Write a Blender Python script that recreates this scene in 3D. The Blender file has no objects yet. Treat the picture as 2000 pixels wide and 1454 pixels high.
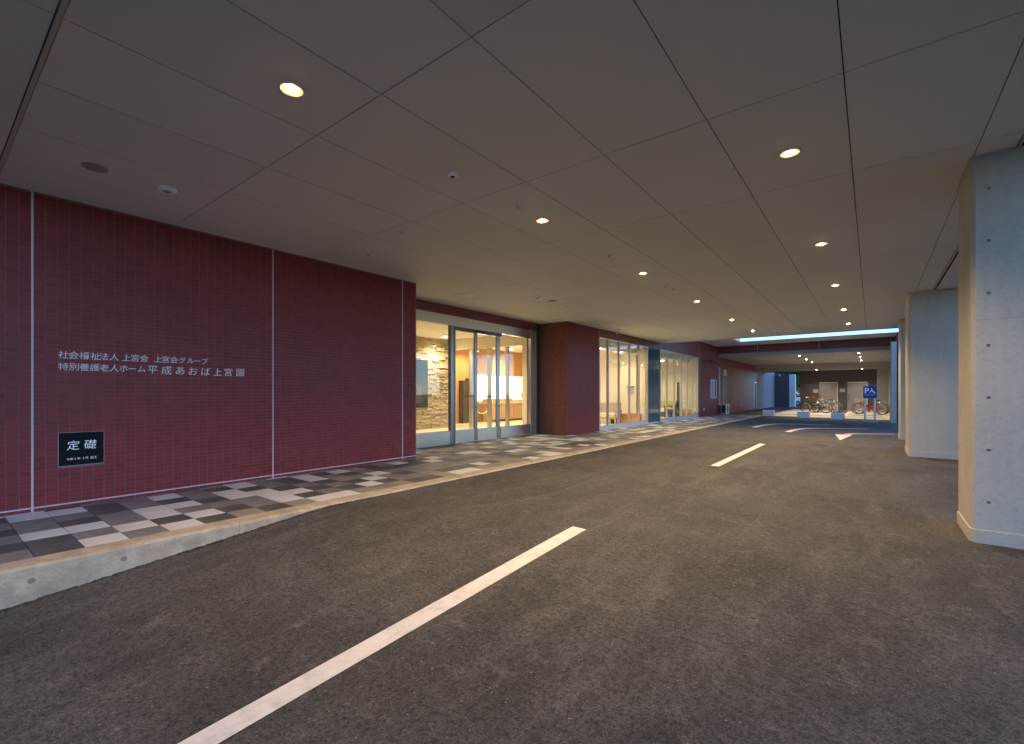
import bpy, bmesh, math, random
from mathutils import Vector, Matrix
random.seed(7)
R = math.radians
scene = bpy.context.scene
COL = scene.collection

# ------------------------------------------------------------------ camera
EYE, CE = 1.307, 3.528            # eye height over the pavement, underside of the canopy ceiling
cam = bpy.data.cameras.new("camera"); camo = bpy.data.objects.new("camera", cam); COL.objects.link(camo)
camo.location = (0, 0, EYE); camo.rotation_euler = (R(90), 0, R(37.757))
cam.sensor_width = 36; cam.lens = 907.9 / 2000 * 36
cam.shift_y = (768 - 727) / 2000
cam.clip_start = .05; cam.clip_end = 2000
scene.camera = camo

# ------------------------------------------------------------------ sky, sun, exposure
SUN_EL, SUN_AZ = 18.0, 262.0       # low evening sun behind the building
world = bpy.data.worlds.new("World"); scene.world = world; world.use_nodes = True
wn = world.node_tree.nodes; wl = world.node_tree.links
sky = wn.new("ShaderNodeTexSky"); sky.sky_type = 'NISHITA'; sky.sun_disc = False
sky.sun_elevation = R(SUN_EL); sky.sun_rotation = R(SUN_AZ); sky.air_density = 1.0; sky.altitude = 2500; sky.dust_density = 0; sky.ozone_density = 5.0
bg = wn["Background"]; bg.inputs[1].default_value = .125
wl.new(sky.outputs[0], bg.inputs[0])
sun = bpy.data.lights.new("sun", 'SUN'); sun.energy = .5; sun.angle = R(10); sun.color = (1, .86, .7)
suno = bpy.data.objects.new("sun", sun); COL.objects.link(suno)
_d = Vector((math.sin(R(SUN_AZ)) * math.cos(R(SUN_EL)), math.cos(R(SUN_AZ)) * math.cos(R(SUN_EL)), math.sin(R(SUN_EL))))
suno.rotation_euler = _d.to_track_quat('Z', 'Y').to_euler(); suno.location = (0, 0, 30)
vs = scene.view_settings; vs.view_transform = 'Standard'; vs.look = 'None'; vs.gamma = 1; vs.use_curve_mapping = False
vs.exposure = 1.95
scene.cycles.use_denoising = True
scene.cycles.max_bounces = 6; scene.cycles.glossy_bounces = 3; scene.cycles.diffuse_bounces = 4; scene.cycles.use_adaptive_sampling = True; scene.cycles.adaptive_threshold = .02; scene.cycles.transparent_max_bounces = 16
scene.cycles.sample_clamp_indirect = 4.0
LAMP = 122.0         # watts-equivalent of one canopy downlight
ROOM = 114.0        # watts of one indoor ceiling light

# ------------------------------------------------------------------ materials
def nt(name):
    m = bpy.data.materials.new(name); m.use_nodes = True
    return m, m.node_tree.nodes, m.node_tree.links, m.node_tree.nodes["Principled BSDF"]
def mat(name, col, rough=.6, metal=0, var=0.0, scale=3.0, bump=0.0, bscale=60.0, spec=.5, dirt=None, dscale=1.2, stretch=None, coat=0):
    m, n, l, p = nt(name)
    p.inputs["Base Color"].default_value = (*col, 1); p.inputs["Roughness"].default_value = rough
    p.inputs["Metallic"].default_value = metal; p.inputs["Specular IOR Level"].default_value = spec
    p.inputs["Coat Weight"].default_value = coat
    tc = n.new("ShaderNodeTexCoord"); src = tc.outputs["Object"]
    if stretch:
        mp = n.new("ShaderNodeMapping"); mp.inputs["Scale"].default_value = stretch; l.new(src, mp.inputs[0]); src = mp.outputs[0]
    if var:
        no = n.new("ShaderNodeTexNoise"); no.inputs["Scale"].default_value = scale; no.inputs["Detail"].default_value = 8; no.inputs["Roughness"].default_value = .6
        l.new(src, no.inputs["Vector"])
        cr = n.new("ShaderNodeValToRGB"); cr.color_ramp.elements[0].position = .3; cr.color_ramp.elements[1].position = .7
        cr.color_ramp.elements[0].color = (*[c * (1 - var) for c in col], 1); cr.color_ramp.elements[1].color = (*[min(1, c * (1 + var)) for c in col], 1)
        l.new(no.outputs[0], cr.inputs[0]); out = cr.outputs[0]
        if dirt:
            n2 = n.new("ShaderNodeTexNoise"); n2.inputs["Scale"].default_value = dscale; n2.inputs["Detail"].default_value = 6; n2.inputs["Roughness"].default_value = .65
            l.new(src, n2.inputs["Vector"])
            c2 = n.new("ShaderNodeValToRGB"); c2.color_ramp.elements[0].position = .48; c2.color_ramp.elements[1].position = .72
            c2.color_ramp.elements[0].color = (0, 0, 0, 1); c2.color_ramp.elements[1].color = (.8, .8, .8, 1)
            l.new(n2.outputs[0], c2.inputs[0])
            mx = n.new("ShaderNodeMixRGB"); mx.inputs[2].default_value = (*dirt, 1); l.new(c2.outputs[0], mx.inputs[0]); l.new(out, mx.inputs[1]); out = mx.outputs[0]
        l.new(out, p.inputs["Base Color"])
    if bump:
        nb = n.new("ShaderNodeTexNoise"); nb.inputs["Scale"].default_value = bscale; nb.inputs["Detail"].default_value = 5
        l.new(src, nb.inputs["Vector"])
        b = n.new("ShaderNodeBump"); b.inputs["Strength"].default_value = bump; b.inputs["Distance"].default_value = .01
        l.new(nb.outputs[0], b.inputs["Height"]); l.new(b.outputs[0], p.inputs["Normal"])
    return m
def emit(name, col, s):
    m, n, l, p = nt(name)
    p.inputs["Base Color"].default_value = (*col, 1); p.inputs["Emission Color"].default_value = (*col, 1); p.inputs["Emission Strength"].default_value = s
    return m
def glass_mat(name, tint=(.96, .98, .97), ior=1.45, base=0.0):
    m = bpy.data.materials.new(name); m.use_nodes = True; n = m.node_tree.nodes; l = m.node_tree.links; n.clear()
    o = n.new("ShaderNodeOutputMaterial"); t = n.new("ShaderNodeBsdfTransparent"); g = n.new("ShaderNodeBsdfGlossy"); f = n.new("ShaderNodeFresnel"); mx = n.new("ShaderNodeMixShader")
    t.inputs[0].default_value = (*tint, 1); g.inputs["Roughness"].default_value = .01; f.inputs["IOR"].default_value = ior
    ge = n.new("ShaderNodeNewGeometry"); mr = n.new("ShaderNodeMapRange"); mr.inputs["To Min"].default_value = ior; mr.inputs["To Max"].default_value = 1 / ior
    l.new(ge.outputs["Backfacing"], mr.inputs["Value"]); l.new(mr.outputs[0], f.inputs["IOR"])
    l.new(f.outputs[0], mx.inputs[0]); l.new(t.outputs[0], mx.inputs[1]); l.new(g.outputs[0], mx.inputs[2]); l.new(mx.outputs[0], o.inputs[0])
    return m
def tile_mat(name, base, cell, var=.16, rough=.42, spec=.2):
    """glazed tile: every tile a slightly different firing, picked from its cell in space"""
    m, n, l, p = nt(name)
    g = n.new("ShaderNodeNewGeometry"); dv = n.new("ShaderNodeVectorMath"); dv.operation = 'DIVIDE'; dv.inputs[1].default_value = cell
    fl = n.new("ShaderNodeVectorMath"); fl.operation = 'FLOOR'
    l.new(g.outputs["Position"], dv.inputs[0]); l.new(dv.outputs[0], fl.inputs[0])
    w = n.new("ShaderNodeTexWhiteNoise"); l.new(fl.outputs[0], w.inputs["Vector"])
    no = n.new("ShaderNodeTexNoise"); no.inputs["Scale"].default_value = 1.4; no.inputs["Detail"].default_value = 7; l.new(g.outputs["Position"], no.inputs["Vector"])
    ad = n.new("ShaderNodeMath"); ad.operation = 'MULTIPLY_ADD'; ad.inputs[1].default_value = .55; l.new(no.outputs[0], ad.inputs[0]); l.new(w.outputs["Value"], ad.inputs[2])
    cr = n.new("ShaderNodeValToRGB"); cr.color_ramp.elements[0].position = .1; cr.color_ramp.elements[1].position = 1.3
    cr.color_ramp.elements[0].color = (*[c * (1 - var) for c in base], 1); cr.color_ramp.elements[1].color = (*[c * (1 + var) for c in base], 1)
    l.new(ad.outputs[0], cr.inputs[0]); l.new(cr.outputs[0], p.inputs["Base Color"]); p.inputs["Roughness"].default_value = rough; p.inputs["Specular IOR Level"].default_value = spec
    nb = n.new("ShaderNodeTexNoise"); nb.inputs["Scale"].default_value = 160; l.new(g.outputs["Position"], nb.inputs["Vector"])
    b = n.new("ShaderNodeBump"); b.inputs["Strength"].default_value = .15; b.inputs["Distance"].default_value = .003; l.new(nb.outputs[0], b.inputs["Height"]); l.new(b.outputs[0], p.inputs["Normal"])
    return m
def far_tile_mat(name, base):
    """the same tiling where it is too far away to tell the tiles apart"""
    m, n, l, p = nt(name)
    g = n.new("ShaderNodeNewGeometry"); sp = n.new("ShaderNodeSeparateXYZ"); cb = n.new("ShaderNodeCombineXYZ"); ad = n.new("ShaderNodeMath"); ad.operation = 'ADD'
    l.new(g.outputs["Position"], sp.inputs[0]); l.new(sp.outputs[0], ad.inputs[0]); l.new(sp.outputs[1], ad.inputs[1]); l.new(ad.outputs[0], cb.inputs[0]); l.new(sp.outputs[2], cb.inputs[1])
    br = n.new("ShaderNodeTexBrick"); br.offset = 0; br.inputs["Scale"].default_value = 1; br.inputs["Brick Width"].default_value = .1; br.inputs["Row Height"].default_value = .05
    br.inputs["Mortar Size"].default_value = .0025; br.inputs["Color1"].default_value = (*[c * .88 for c in base], 1); br.inputs["Color2"].default_value = (*[c * 1.1 for c in base], 1); br.inputs["Mortar"].default_value = (.17, .11, .11, 1)
    l.new(cb.outputs[0], br.inputs["Vector"]); l.new(br.outputs[0], p.inputs["Base Color"]); p.inputs["Roughness"].default_value = .42
    b = n.new("ShaderNodeBump"); b.invert = True; b.inputs["Strength"].default_value = .4; b.inputs["Distance"].default_value = .004; l.new(br.outputs["Fac"], b.inputs["Height"]); l.new(b.outputs[0], p.inputs["Normal"])
    return m
def asphalt_mat():
    m, n, l, p = nt("asphalt")
    tc = n.new("ShaderNodeTexCoord"); v = tc.outputs["Object"]
    def noise(s, d=4, r=.6, vec=None):
        q = n.new("ShaderNodeTexNoise"); q.inputs["Scale"].default_value = s; q.inputs["Detail"].default_value = d; q.inputs["Roughness"].default_value = r; l.new(vec or v, q.inputs["Vector"]); return q.outputs[0]
    def ramp(src, a, b, ca, cb):
        q = n.new("ShaderNodeValToRGB"); q.color_ramp.elements[0].position = a; q.color_ramp.elements[1].position = b; q.color_ramp.elements[0].color = (*ca, 1); q.color_ramp.elements[1].color = (*cb, 1); l.new(src, q.inputs[0]); return q.outputs[0]
    def mix(f, a, b, t='MIX'):
        q = n.new("ShaderNodeMixRGB"); q.blend_type = t
        for i, s in enumerate((f, a, b)):
            if isinstance(s, (int, float)): q.inputs[i].default_value = s
            elif isinstance(s, tuple): q.inputs[i].default_value = (*s, 1)
            else: l.new(s, q.inputs[i])
        return q.outputs[0]
    mp = n.new("ShaderNodeMapping"); mp.inputs["Rotation"].default_value = (0, 0, R(12)); mp.inputs["Scale"].default_value = (1.6, .35, 1); l.new(v, mp.inputs[0])
    base = ramp(noise(.8, 7, .68), .32, .70, (.040, .0395, .039), (.090, .088, .0855))
    streak = ramp(noise(2.2, 8, .72, mp.outputs[0]), .5, .68, (0, 0, 0), (.8, .8, .8))
    c = mix(streak, base, (.110, .106, .102))
    scuff = ramp(noise(5.5, 9, .8), .54, .64, (0, 0, 0), (.75, .75, .75)); c = mix(scuff, c, (.128, .123, .118))
    vo = n.new("ShaderNodeTexVoronoi"); vo.inputs["Scale"].default_value = 150; l.new(v, vo.inputs["Vector"])
    grain = ramp(vo.outputs["Color"], .1, .95, (.5, .5, .5), (1.55, 1.53, 1.5)); c = mix(1.0, c, grain, 'MULTIPLY')
    pit = ramp(noise(32, 6, .8), .40, .52, (.42, .42, .42), (1.05, 1.05, 1.05)); c = mix(1.0, c, pit, 'MULTIPLY')
    sp = n.new("ShaderNodeTexVoronoi"); sp.inputs["Scale"].default_value = 24; l.new(v, sp.inputs["Vector"])
    dot = ramp(sp.outputs["Distance"], .06, .13, (1, 1, 1), (0, 0, 0)); sel = ramp(noise(6, 2), .5, .58, (0, 0, 0), (.8, .8, .8))
    c = mix(mix(1.0, dot, sel, 'MULTIPLY'), c, (.36, .33, .30))
    l.new(c, p.inputs["Base Color"]); p.inputs["Roughness"].default_value = .78; p.inputs["Specular IOR Level"].default_value = .35
    b = n.new("ShaderNodeBump"); b.inputs["Strength"].default_value = .8; b.inputs["Distance"].default_value = .005
    h = n.new("ShaderNodeMath"); h.operation = 'ADD'; l.new(vo.outputs["Distance"], h.inputs[0]); l.new(noise(45, 4, .7), h.inputs[1]); l.new(h.outputs[0], b.inputs["Height"]); l.new(b.outputs[0], p.inputs["Normal"])
    return m
def concrete_mat():
    """board-marked in-situ concrete: cloudy tone, pale lime bloom, pin holes, faint vertical runs"""
    m, n, l, p = nt("fair_faced_concrete"); g = n.new("ShaderNodeNewGeometry"); v = g.outputs["Position"]
    def noise(sc, d, r, vec=None):
        q = n.new("ShaderNodeTexNoise"); q.inputs["Scale"].default_value = sc; q.inputs["Detail"].default_value = d; q.inputs["Roughness"].default_value = r; l.new(vec or v, q.inputs["Vector"]); return q.outputs[0]
    def ramp(src, a, b, ca, cb):
        q = n.new("ShaderNodeValToRGB"); q.color_ramp.elements[0].position = a; q.color_ramp.elements[1].position = b; q.color_ramp.elements[0].color = (*ca, 1); q.color_ramp.elements[1].color = (*cb, 1); l.new(src, q.inputs[0]); return q.outputs[0]
    def mix(t, f, a, b):
        q = n.new("ShaderNodeMixRGB"); q.blend_type = t
        for i, s_ in enumerate((f, a, b)):
            if isinstance(s_, float): q.inputs[i].default_value = s_
            else: l.new(s_, q.inputs[i])
        return q.outputs[0]
    mp = n.new("ShaderNodeMapping"); mp.inputs["Scale"].default_value = (5, 5, .35); l.new(v, mp.inputs[0])
    c = ramp(noise(1.1, 9, .62), .3, .72, (.395, .385, .355), (.485, .465, .43))
    c = mix('MULTIPLY', 1.0, c, ramp(noise(1.6, 6, .6, mp.outputs[0]), .35, .6, (.95, .95, .95), (1.02, 1.02, 1.02)))
    c = mix('MULTIPLY', 1.0, c, ramp(noise(28, 5, .7), .36, .5, (.88, .88, .88), (1, 1, 1)))
    vo = n.new("ShaderNodeTexVoronoi"); vo.inputs["Scale"].default_value = 13; l.new(v, vo.inputs["Vector"])
    pin = mix('ADD', 1.0, ramp(vo.outputs["Distance"], .035, .06, (0, 0, 0), (1, 1, 1)), ramp(noise(4, 3, .5), .5, .56, (1, 1, 1), (0, 0, 0)))
    c = mix('MULTIPLY', 1.0, c, ramp(pin, .0, .9, (.35, .35, .34), (1, 1, 1)))
    l.new(c, p.inputs["Base Color"]); p.inputs["Roughness"].default_value = .72
    bp = n.new("ShaderNodeBump"); bp.inputs["Strength"].default_value = .25; bp.inputs["Distance"].default_value = .006; l.new(noise(9, 8, .7), bp.inputs["Height"]); l.new(bp.outputs[0], p.inputs["Normal"])
    return m
def ceil_mat():
    """painted boards, each from a slightly different batch"""
    m, n, l, p = nt("ceiling_board"); oi = n.new("ShaderNodeObjectInfo"); tc = n.new("ShaderNodeTexCoord"); g = n.new("ShaderNodeNewGeometry")
    no = n.new("ShaderNodeTexNoise"); no.inputs["Scale"].default_value = .9; no.inputs["Detail"].default_value = 7; l.new(g.outputs["Position"], no.inputs["Vector"])
    a = n.new("ShaderNodeMath"); a.operation = 'MULTIPLY_ADD'; a.inputs[1].default_value = .8; l.new(no.outputs[0], a.inputs[0]); l.new(oi.outputs["Random"], a.inputs[2])
    cr = n.new("ShaderNodeValToRGB"); cr.color_ramp.elements[0].color = (.62, .632, .60, 1); cr.color_ramp.elements[1].color = (.68, .692, .658, 1); cr.color_ramp.elements[1].position = 1.6
    l.new(a.outputs[0], cr.inputs[0]); l.new(cr.outputs[0], p.inputs["Base Color"]); p.inputs["Roughness"].default_value = .7
    nb = n.new("ShaderNodeTexNoise"); nb.inputs["Scale"].default_value = 220; l.new(g.outputs["Position"], nb.inputs["Vector"]); b = n.new("ShaderNodeBump"); b.inputs["Strength"].default_value = .12; b.inputs["Distance"].default_value = .002; l.new(nb.outputs[0], b.inputs["Height"]); l.new(b.outputs[0], p.inputs["Normal"])
    return m
def stone_mat():
    m, n, l, p = nt("ledger_stone"); g = n.new("ShaderNodeNewGeometry"); cr = n.new("ShaderNodeValToRGB"); e = cr.color_ramp.elements
    e[0].color = (.42, .33, .20, 1); e[1].color = (.58, .47, .30, 1); x = e.new(.5); x.color = (.48, .38, .24, 1)
    l.new(g.outputs["Random Per Island"], cr.inputs[0])
    no = n.new("ShaderNodeTexNoise"); no.inputs["Scale"].default_value = 18; no.inputs["Detail"].default_value = 6; l.new(g.outputs["Position"], no.inputs["Vector"])
    mx = n.new("ShaderNodeMixRGB"); mx.blend_type = 'OVERLAY'; mx.inputs[0].default_value = .5; l.new(cr.outputs[0], mx.inputs[1]); l.new(no.outputs[0], mx.inputs[2]); l.new(mx.outputs[0], p.inputs["Base Color"])
    b = n.new("ShaderNodeBump"); b.inputs["Strength"].default_value = .6; b.inputs["Distance"].default_value = .01; l.new(no.outputs[0], b.inputs["Height"]); l.new(b.outputs[0], p.inputs["Normal"]); p.inputs["Roughness"].default_value = .85
    return m
RED = (.180, .025, .029)
M = dict(
    tile=tile_mat("burgundy_tile", RED, (.1, .1, .05)), fartile=far_tile_mat("burgundy_tiling", RED), tileglow=tile_mat("glow_tinted_tile", (.23, .065, .035), (.1, .1, .05), .16, .3, .5),
    grout=mat("grout", (.215, .125, .118), .9, var=.12, scale=9), joint=mat("sealant", (.48, .45, .46), .6, var=.05),
    ceil=ceil_mat(), plenum=mat("plenum_dark", (.02, .02, .02), .9), trim=mat("aluminium_trim_brown", (.52, .47, .42), .5, .1), trimlt=mat("trim_cream", (.55, .5, .42), .5),
    concrete=concrete_mat(),
    kerbplug=mat("kerb_plug", (.22, .2, .17), .9, var=.15, scale=30), plug=mat("mortar_plug", (.2, .2, .2), .85, var=.1), kerb=mat("kerb_concrete", (.41, .35, .265), .9, var=.25, scale=7, bump=.7, bscale=38, dirt=(.24, .21, .165), dscale=2.6),
    asphalt=asphalt_mat(), paint=mat("road_paint", (.64, .62, .595), .7, var=.08, scale=14, dirt=(.44, .42, .4), dscale=9, bump=.2, bscale=90),
    paver_white=mat("paver_light", (.61, .635, .655), .6, var=.07, scale=6, dirt=(.5, .48, .45), dscale=1.3), paver_mid=mat("paver_grey", (.182, .182, .186), .65, var=.12, scale=5, dirt=(.24, .24, .24), dscale=2),
    paver_dark=mat("paver_charcoal", (.078, .083, .092), .6, var=.12, scale=5, dirt=(.13, .125, .12), dscale=2), paver_tan=mat("paver_taupe", (.27, .24, .21), .65, var=.1, scale=5, dirt=(.2, .18, .16), dscale=2),
    passage=mat("pale_passage_tone", (.30, .245, .29), .7, var=.06, scale=.9), brightwhite=mat("bright_white_paint", (.88, .88, .88), .5), endpaint=mat("grey_render", (.11, .095, .10), .8, var=.06), speaker=mat("speaker_grille", (.3, .29, .28), .7), fitting=mat("fitting_white", (.95, .95, .95), .5), bed=mat("mortar_bed", (.11, .10, .095), .9), steel=mat("stainless_hairline", (.60, .565, .52), .3, 1, var=.05, scale=4, stretch=(1, 1, 14)), alu=mat("aluminium_frame", (.55, .54, .53), .35, .9),
    stile=mat("door_stile_steel", (.30, .29, .28), .28, .9), darkalu=mat("dark_aluminium", (.12, .115, .11), .35, .8), glass=glass_mat("clear_glass"), blueglass=mat("spandrel_glass", (.05, .10, .115), .06, coat=.3),
    white=mat("white_paint", (.72, .72, .72), .55, var=.04), whitewall=mat("white_wall", (.7, .7, .7), .7, var=.05, scale=1.5), grey=mat("grey_wall", (.085, .082, .08), .8, var=.08, scale=1.2), door=mat("grey_door", (.27, .27, .265), .5, var=.03),
    black=mat("black_plastic", (.012, .012, .013), .35), polished=mat("polished_black_stone", (.006, .006, .008), .08), rubber=mat("tyre_rubber", (.02, .02, .02), .8), chrome=mat("chrome", (.75, .75, .75), .15, 1),
    letter=mat("brushed_letter", (.84, .76, .73), .5, .1), ink=mat("white_inlay", (.9, .9, .9), .4), bronze=mat("dark_letter", (.03, .015, .02), .5),
    cream=mat("cream_wallpaper", (.80, .72, .56), .8, var=.02), icel=mat("indoor_ceiling", (.86, .82, .72), .8), ifloor=mat("indoor_floor", (.72, .62, .47), .25, var=.05, scale=2), wood=mat("warm_wood", (.58, .28, .10), .4, var=.18, scale=3, stretch=(1, 1, .12)), lightwood=mat("light_wood", (.55, .33, .15), .45, var=.12, scale=3, stretch=(.3, .3, 2)),
    darkwood=mat("dark_wood", (.05, .028, .018), .4, var=.2, scale=4), stone=stone_mat(), slate=mat("dark_slate", (.06, .05, .045), .6, var=.3, scale=6),
    brass=mat("brass", (.8, .55, .2), .25, 1), rope=mat("rope", (.8, .6, .3), .8), taupe=mat("taupe_cloth", (.36, .28, .21), .9, var=.06, scale=20), creamcloth=mat("cream_cloth", (.7, .62, .48), .9), green=mat("green_cloth", (.45, .48, .12), .9), screen=mat("dark_screen", (.03, .03, .028), .35),
    office=emit("glowing_office", (.95, 1, .93), 2.6), bluesign=mat("blue_sign", (.005, .03, .26), .4), redpaint=mat("red_bike_paint", (.5, .015, .02), .3, coat=.4), creampaint=mat("cream_bike_paint", (.6, .5, .3), .35), brown=mat("brown_leather", (.22, .07, .03), .55), yellow=mat("yellow_leather", (.6, .33, .05), .5), silver=mat("silver_paint", (.5, .5, .5), .3, .6),
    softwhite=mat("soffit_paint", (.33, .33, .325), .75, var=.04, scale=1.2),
    lot=mat("parking_concrete", (.5, .45, .38), .75, var=.1, scale=1.4, dirt=(.36, .31, .25), dscale=.8), paleduct=mat("pale_duct", (.55, .55, .58), .5), carpaint=mat("white_car_paint", (.8, .8, .8), .2, coat=.6), carglass=mat("car_glass", (.02, .03, .045), .05), lens=mat("lamp_lens", (.8, .8, .8), .1),
    bark=mat("bark", (.08, .055, .04), .9, var=.2, scale=6), leaf=mat("leaf", (.035, .10, .03), .6, var=.45, scale=1.5), mesh_green=mat("fence_paint", (.3, .34, .3), .5),
    flower=mat("flower_mix", (.75, .25, .2), .7, var=.5, scale=40), vase=mat("vase", (.35, .2, .12), .3), paper=mat("notice_paper", (.42, .41, .38), .8),
    lampglow=emit("lamp_glow", (1, .72, .38), 45), reflector=emit("reflector_glow", (1, .52, .17), .38), roomglow=emit("room_lamp_glow", (1, .88, .66), 25), gravel=mat("ground_earth", (.09, .085, .08), .9, var=.2))

# ------------------------------------------------------------------ mesh helpers
WLOC = {}
class MB:
    def __init__(s): s.v = []; s.f = []; s.m = []; s.k = 0
    def add(s, vs_, fs):
        o = len(s.v); s.v += [tuple(p) for p in vs_]
        for f in fs: s.f.append([i + o for i in f]); s.m.append(s.k)
        return s
    def box(s, x0, x1, y0, y1, z0, z1):
        return s.add([(x0, y0, z0), (x1, y0, z0), (x1, y1, z0), (x0, y1, z0), (x0, y0, z1), (x1, y0, z1), (x1, y1, z1), (x0, y1, z1)],
                     [(0, 3, 2, 1), (4, 5, 6, 7), (0, 1, 5, 4), (1, 2, 6, 5), (2, 3, 7, 6), (3, 0, 4, 7)])
    def cyl(s, a, b, r, n=12, r2=None, cap=True):
        a, b = Vector(a), Vector(b); r2 = r if r2 is None else r2
        q = (b - a).to_track_quat('Z', 'Y'); vv = []
        for c, rr in ((a, r), (b, r2)):
            for i in range(n):
                t = 2 * math.pi * i / n; vv.append(c + q @ Vector((rr * math.cos(t), rr * math.sin(t), 0)))
        fs = [(i, (i + 1) % n, n + (i + 1) % n, n + i) for i in range(n)]
        if cap: fs += [tuple(range(n))[::-1], tuple(range(n, 2 * n))]
        return s.add(vv, fs)
    def tube(s, pts, r, n=8):
        for a, b in zip(pts, pts[1:]): s.cyl(a, b, r, n)
        return s
    def lathe(s, prof, c, ax=(0, 0, 1), n=20):
        q = Vector(ax).to_track_quat('Z', 'Y'); c = Vector(c); vv = []
        for r, h in prof:
            for i in range(n):
                t = 2 * math.pi * i / n; vv.append(c + q @ Vector((r * math.cos(t), r * math.sin(t), h)))
        fs = [(j * n + i, j * n + (i + 1) % n, (j + 1) * n + (i + 1) % n, (j + 1) * n + i) for j in range(len(prof) - 1) for i in range(n)]
        return s.add(vv, fs)
    def torus(s, c, Rr, r, ax=(0, 0, 1), n=28, k=8, a0=0, a1=2 * math.pi):
        q = Vector(ax).to_track_quat('Z', 'Y'); c = Vector(c); vv = []; full = abs(a1 - a0 - 2 * math.pi) < 1e-6; nn = n if full else n + 1
        for i in range(nn):
            t = a0 + (a1 - a0) * i / n
            for j in range(k):
                u = 2 * math.pi * j / k; rr = Rr + r * math.cos(u)
                vv.append(c + q @ Vector((rr * math.cos(t), rr * math.sin(t), r * math.sin(u))))
        fs = [(i * k + j, ((i + 1) % nn) * k + j, ((i + 1) % nn) * k + (j + 1) % k, i * k + (j + 1) % k) for i in range(n) for j in range(k)]
        return s.add(vv, fs)
    def prism(s, poly, f0, f1):
        """poly: list of 2-D points; f0/f1 map a 2-D point to the two end faces"""
        n = len(poly); vv = [f0(p) for p in poly] + [f1(p) for p in poly]
        return s.add(vv, [tuple(range(n))[::-1], tuple(range(n, 2 * n))] + [(i, (i + 1) % n, n + (i + 1) % n, n + i) for i in range(n)])
    def build(s, name, mt, parent=None, local=False, smooth=False, bevel=0, seg=2):
        me = bpy.data.meshes.new(name)
        off = Vector(WLOC.get(parent.name, (0, 0, 0))) if parent and not local else Vector((0, 0, 0))
        me.from_pydata([tuple(Vector(p) - off) for p in s.v], [], s.f)
        for q in (mt if isinstance(mt, (list, tuple)) else [mt]): me.materials.append(M[q] if isinstance(q, str) else q)
        me.polygons.foreach_set("material_index", s.m); me.update()
        bm = bmesh.new(); bm.from_mesh(me); bmesh.ops.recalc_face_normals(bm, faces=bm.faces); bm.to_mesh(me); bm.free()
        if smooth: me.polygons.foreach_set("use_smooth", [True] * len(me.polygons))
        o = bpy.data.objects.new(name, me); COL.objects.link(o)
        if parent: o.parent = parent; WLOC[o.name] = tuple(off)
        else: WLOC[o.name] = (0, 0, 0)
        if bevel:
            b = o.modifiers.new("bevel", 'BEVEL'); b.width = bevel; b.segments = seg; b.limit_method = 'ANGLE'
        return o
def box(name, mt, b, parent=None, bevel=0, local=False): return MB().box(*b).build(name, mt, parent, local, bevel=bevel)
def tag(o, label, cat, group=None):
    o["label"] = label; o["category"] = cat
    if group: o["group"] = group
    return o
def struct(o): o["kind"] = "structure"; return o
def stuff(o): o["kind"] = "stuff"; return o
def thing(name, loc, label, cat, group=None, rz=0):
    o = bpy.data.objects.new(name, None); COL.objects.link(o); o.location = loc; o.rotation_euler = (0, 0, rz); o.empty_display_size = .2
    WLOC[o.name] = tuple(loc); return tag(o, label, cat, group)
def share(name, me, parent, loc=(0, 0, 0)):
    o = bpy.data.objects.new(name, me); COL.objects.link(o); o.parent = parent; o.location = loc; WLOC[o.name] = WLOC.get(parent.name, (0, 0, 0)); return o
WALLROT = Matrix(((0, 0, 1), (1, 0, 0), (0, 1, 0))).to_4x4()      # text x -> +Y, y -> +Z, faces +X
FRONTROT = Matrix(((1, 0, 0), (0, 0, -1), (0, 1, 0))).to_4x4()    # text x -> +X, y -> +Z, faces -Y
def glyph(name, body, size, centre, mt, parent, rot=WALLROT, depth=.0015, weight=.0, shear=0.06):
    cu = bpy.data.curves.new(name, 'FONT'); cu.body = body; cu.size = size; cu.extrude = depth; cu.offset = weight; cu.shear = shear; cu.resolution_u = 3
    cu.align_x = 'CENTER'; cu.align_y = 'CENTER'
    t = bpy.data.objects.new("tmp", cu); COL.objects.link(t)
    dg = bpy.context.evaluated_depsgraph_get(); me = bpy.data.meshes.new_from_object(t.evaluated_get(dg)); bpy.data.objects.remove(t); bpy.data.curves.remove(cu)
    if len(me.vertices):
        xs = [v.co.x for v in me.vertices]; ys = [v.co.y for v in me.vertices]
        me.transform(Matrix.Translation((-(min(xs) + max(xs)) / 2, -(min(ys) + max(ys)) / 2, depth)))
    me.transform(rot); me.name = name; me.materials.clear(); me.materials.append(M[mt])
    off = Vector(WLOC.get(parent.name, (0, 0, 0)))
    o = bpy.data.objects.new(name, me); COL.objects.link(o); o.parent = parent; o.location = Vector(centre) - off; return o

# ================================================================== GROUND, ROAD, PAVEMENT
XW, XW2, XE = -7.28, -7.45, -8.5          # faces of the first wall, the far facade, the entrance glazing
def road_z(x, y):
    cross = -.02 - .013 * max(0, min(x, 1.2) + 5.0) if y < 60 else -.1
    yb = 3.05 + .43 * max(0, min(x, -1.6) + 5.0); sl = max(.035, .104 - .0192 * (x + 5.0))
    d = max(0.0, yb - y)
    ramp = -sl * (d - .12 * (1 - math.exp(-d / .12)))
    return cross + max(-.62, ramp if d > 0 else 0)
def strip(xs, ys, zf, dz=0):
    m = MB(); nx = len(xs)
    m.add([(x, y, zf(x, y) + dz) for y in ys for x in xs], [(j * nx + i, j * nx + i + 1, (j + 1) * nx + i + 1, (j + 1) * nx + i) for j in range(len(ys) - 1) for i in range(nx - 1)])
    return m
xs = [-5.06 + .3 * i for i in range(24)] + [2.6, 4, 7, 12, 20, 34]
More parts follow.
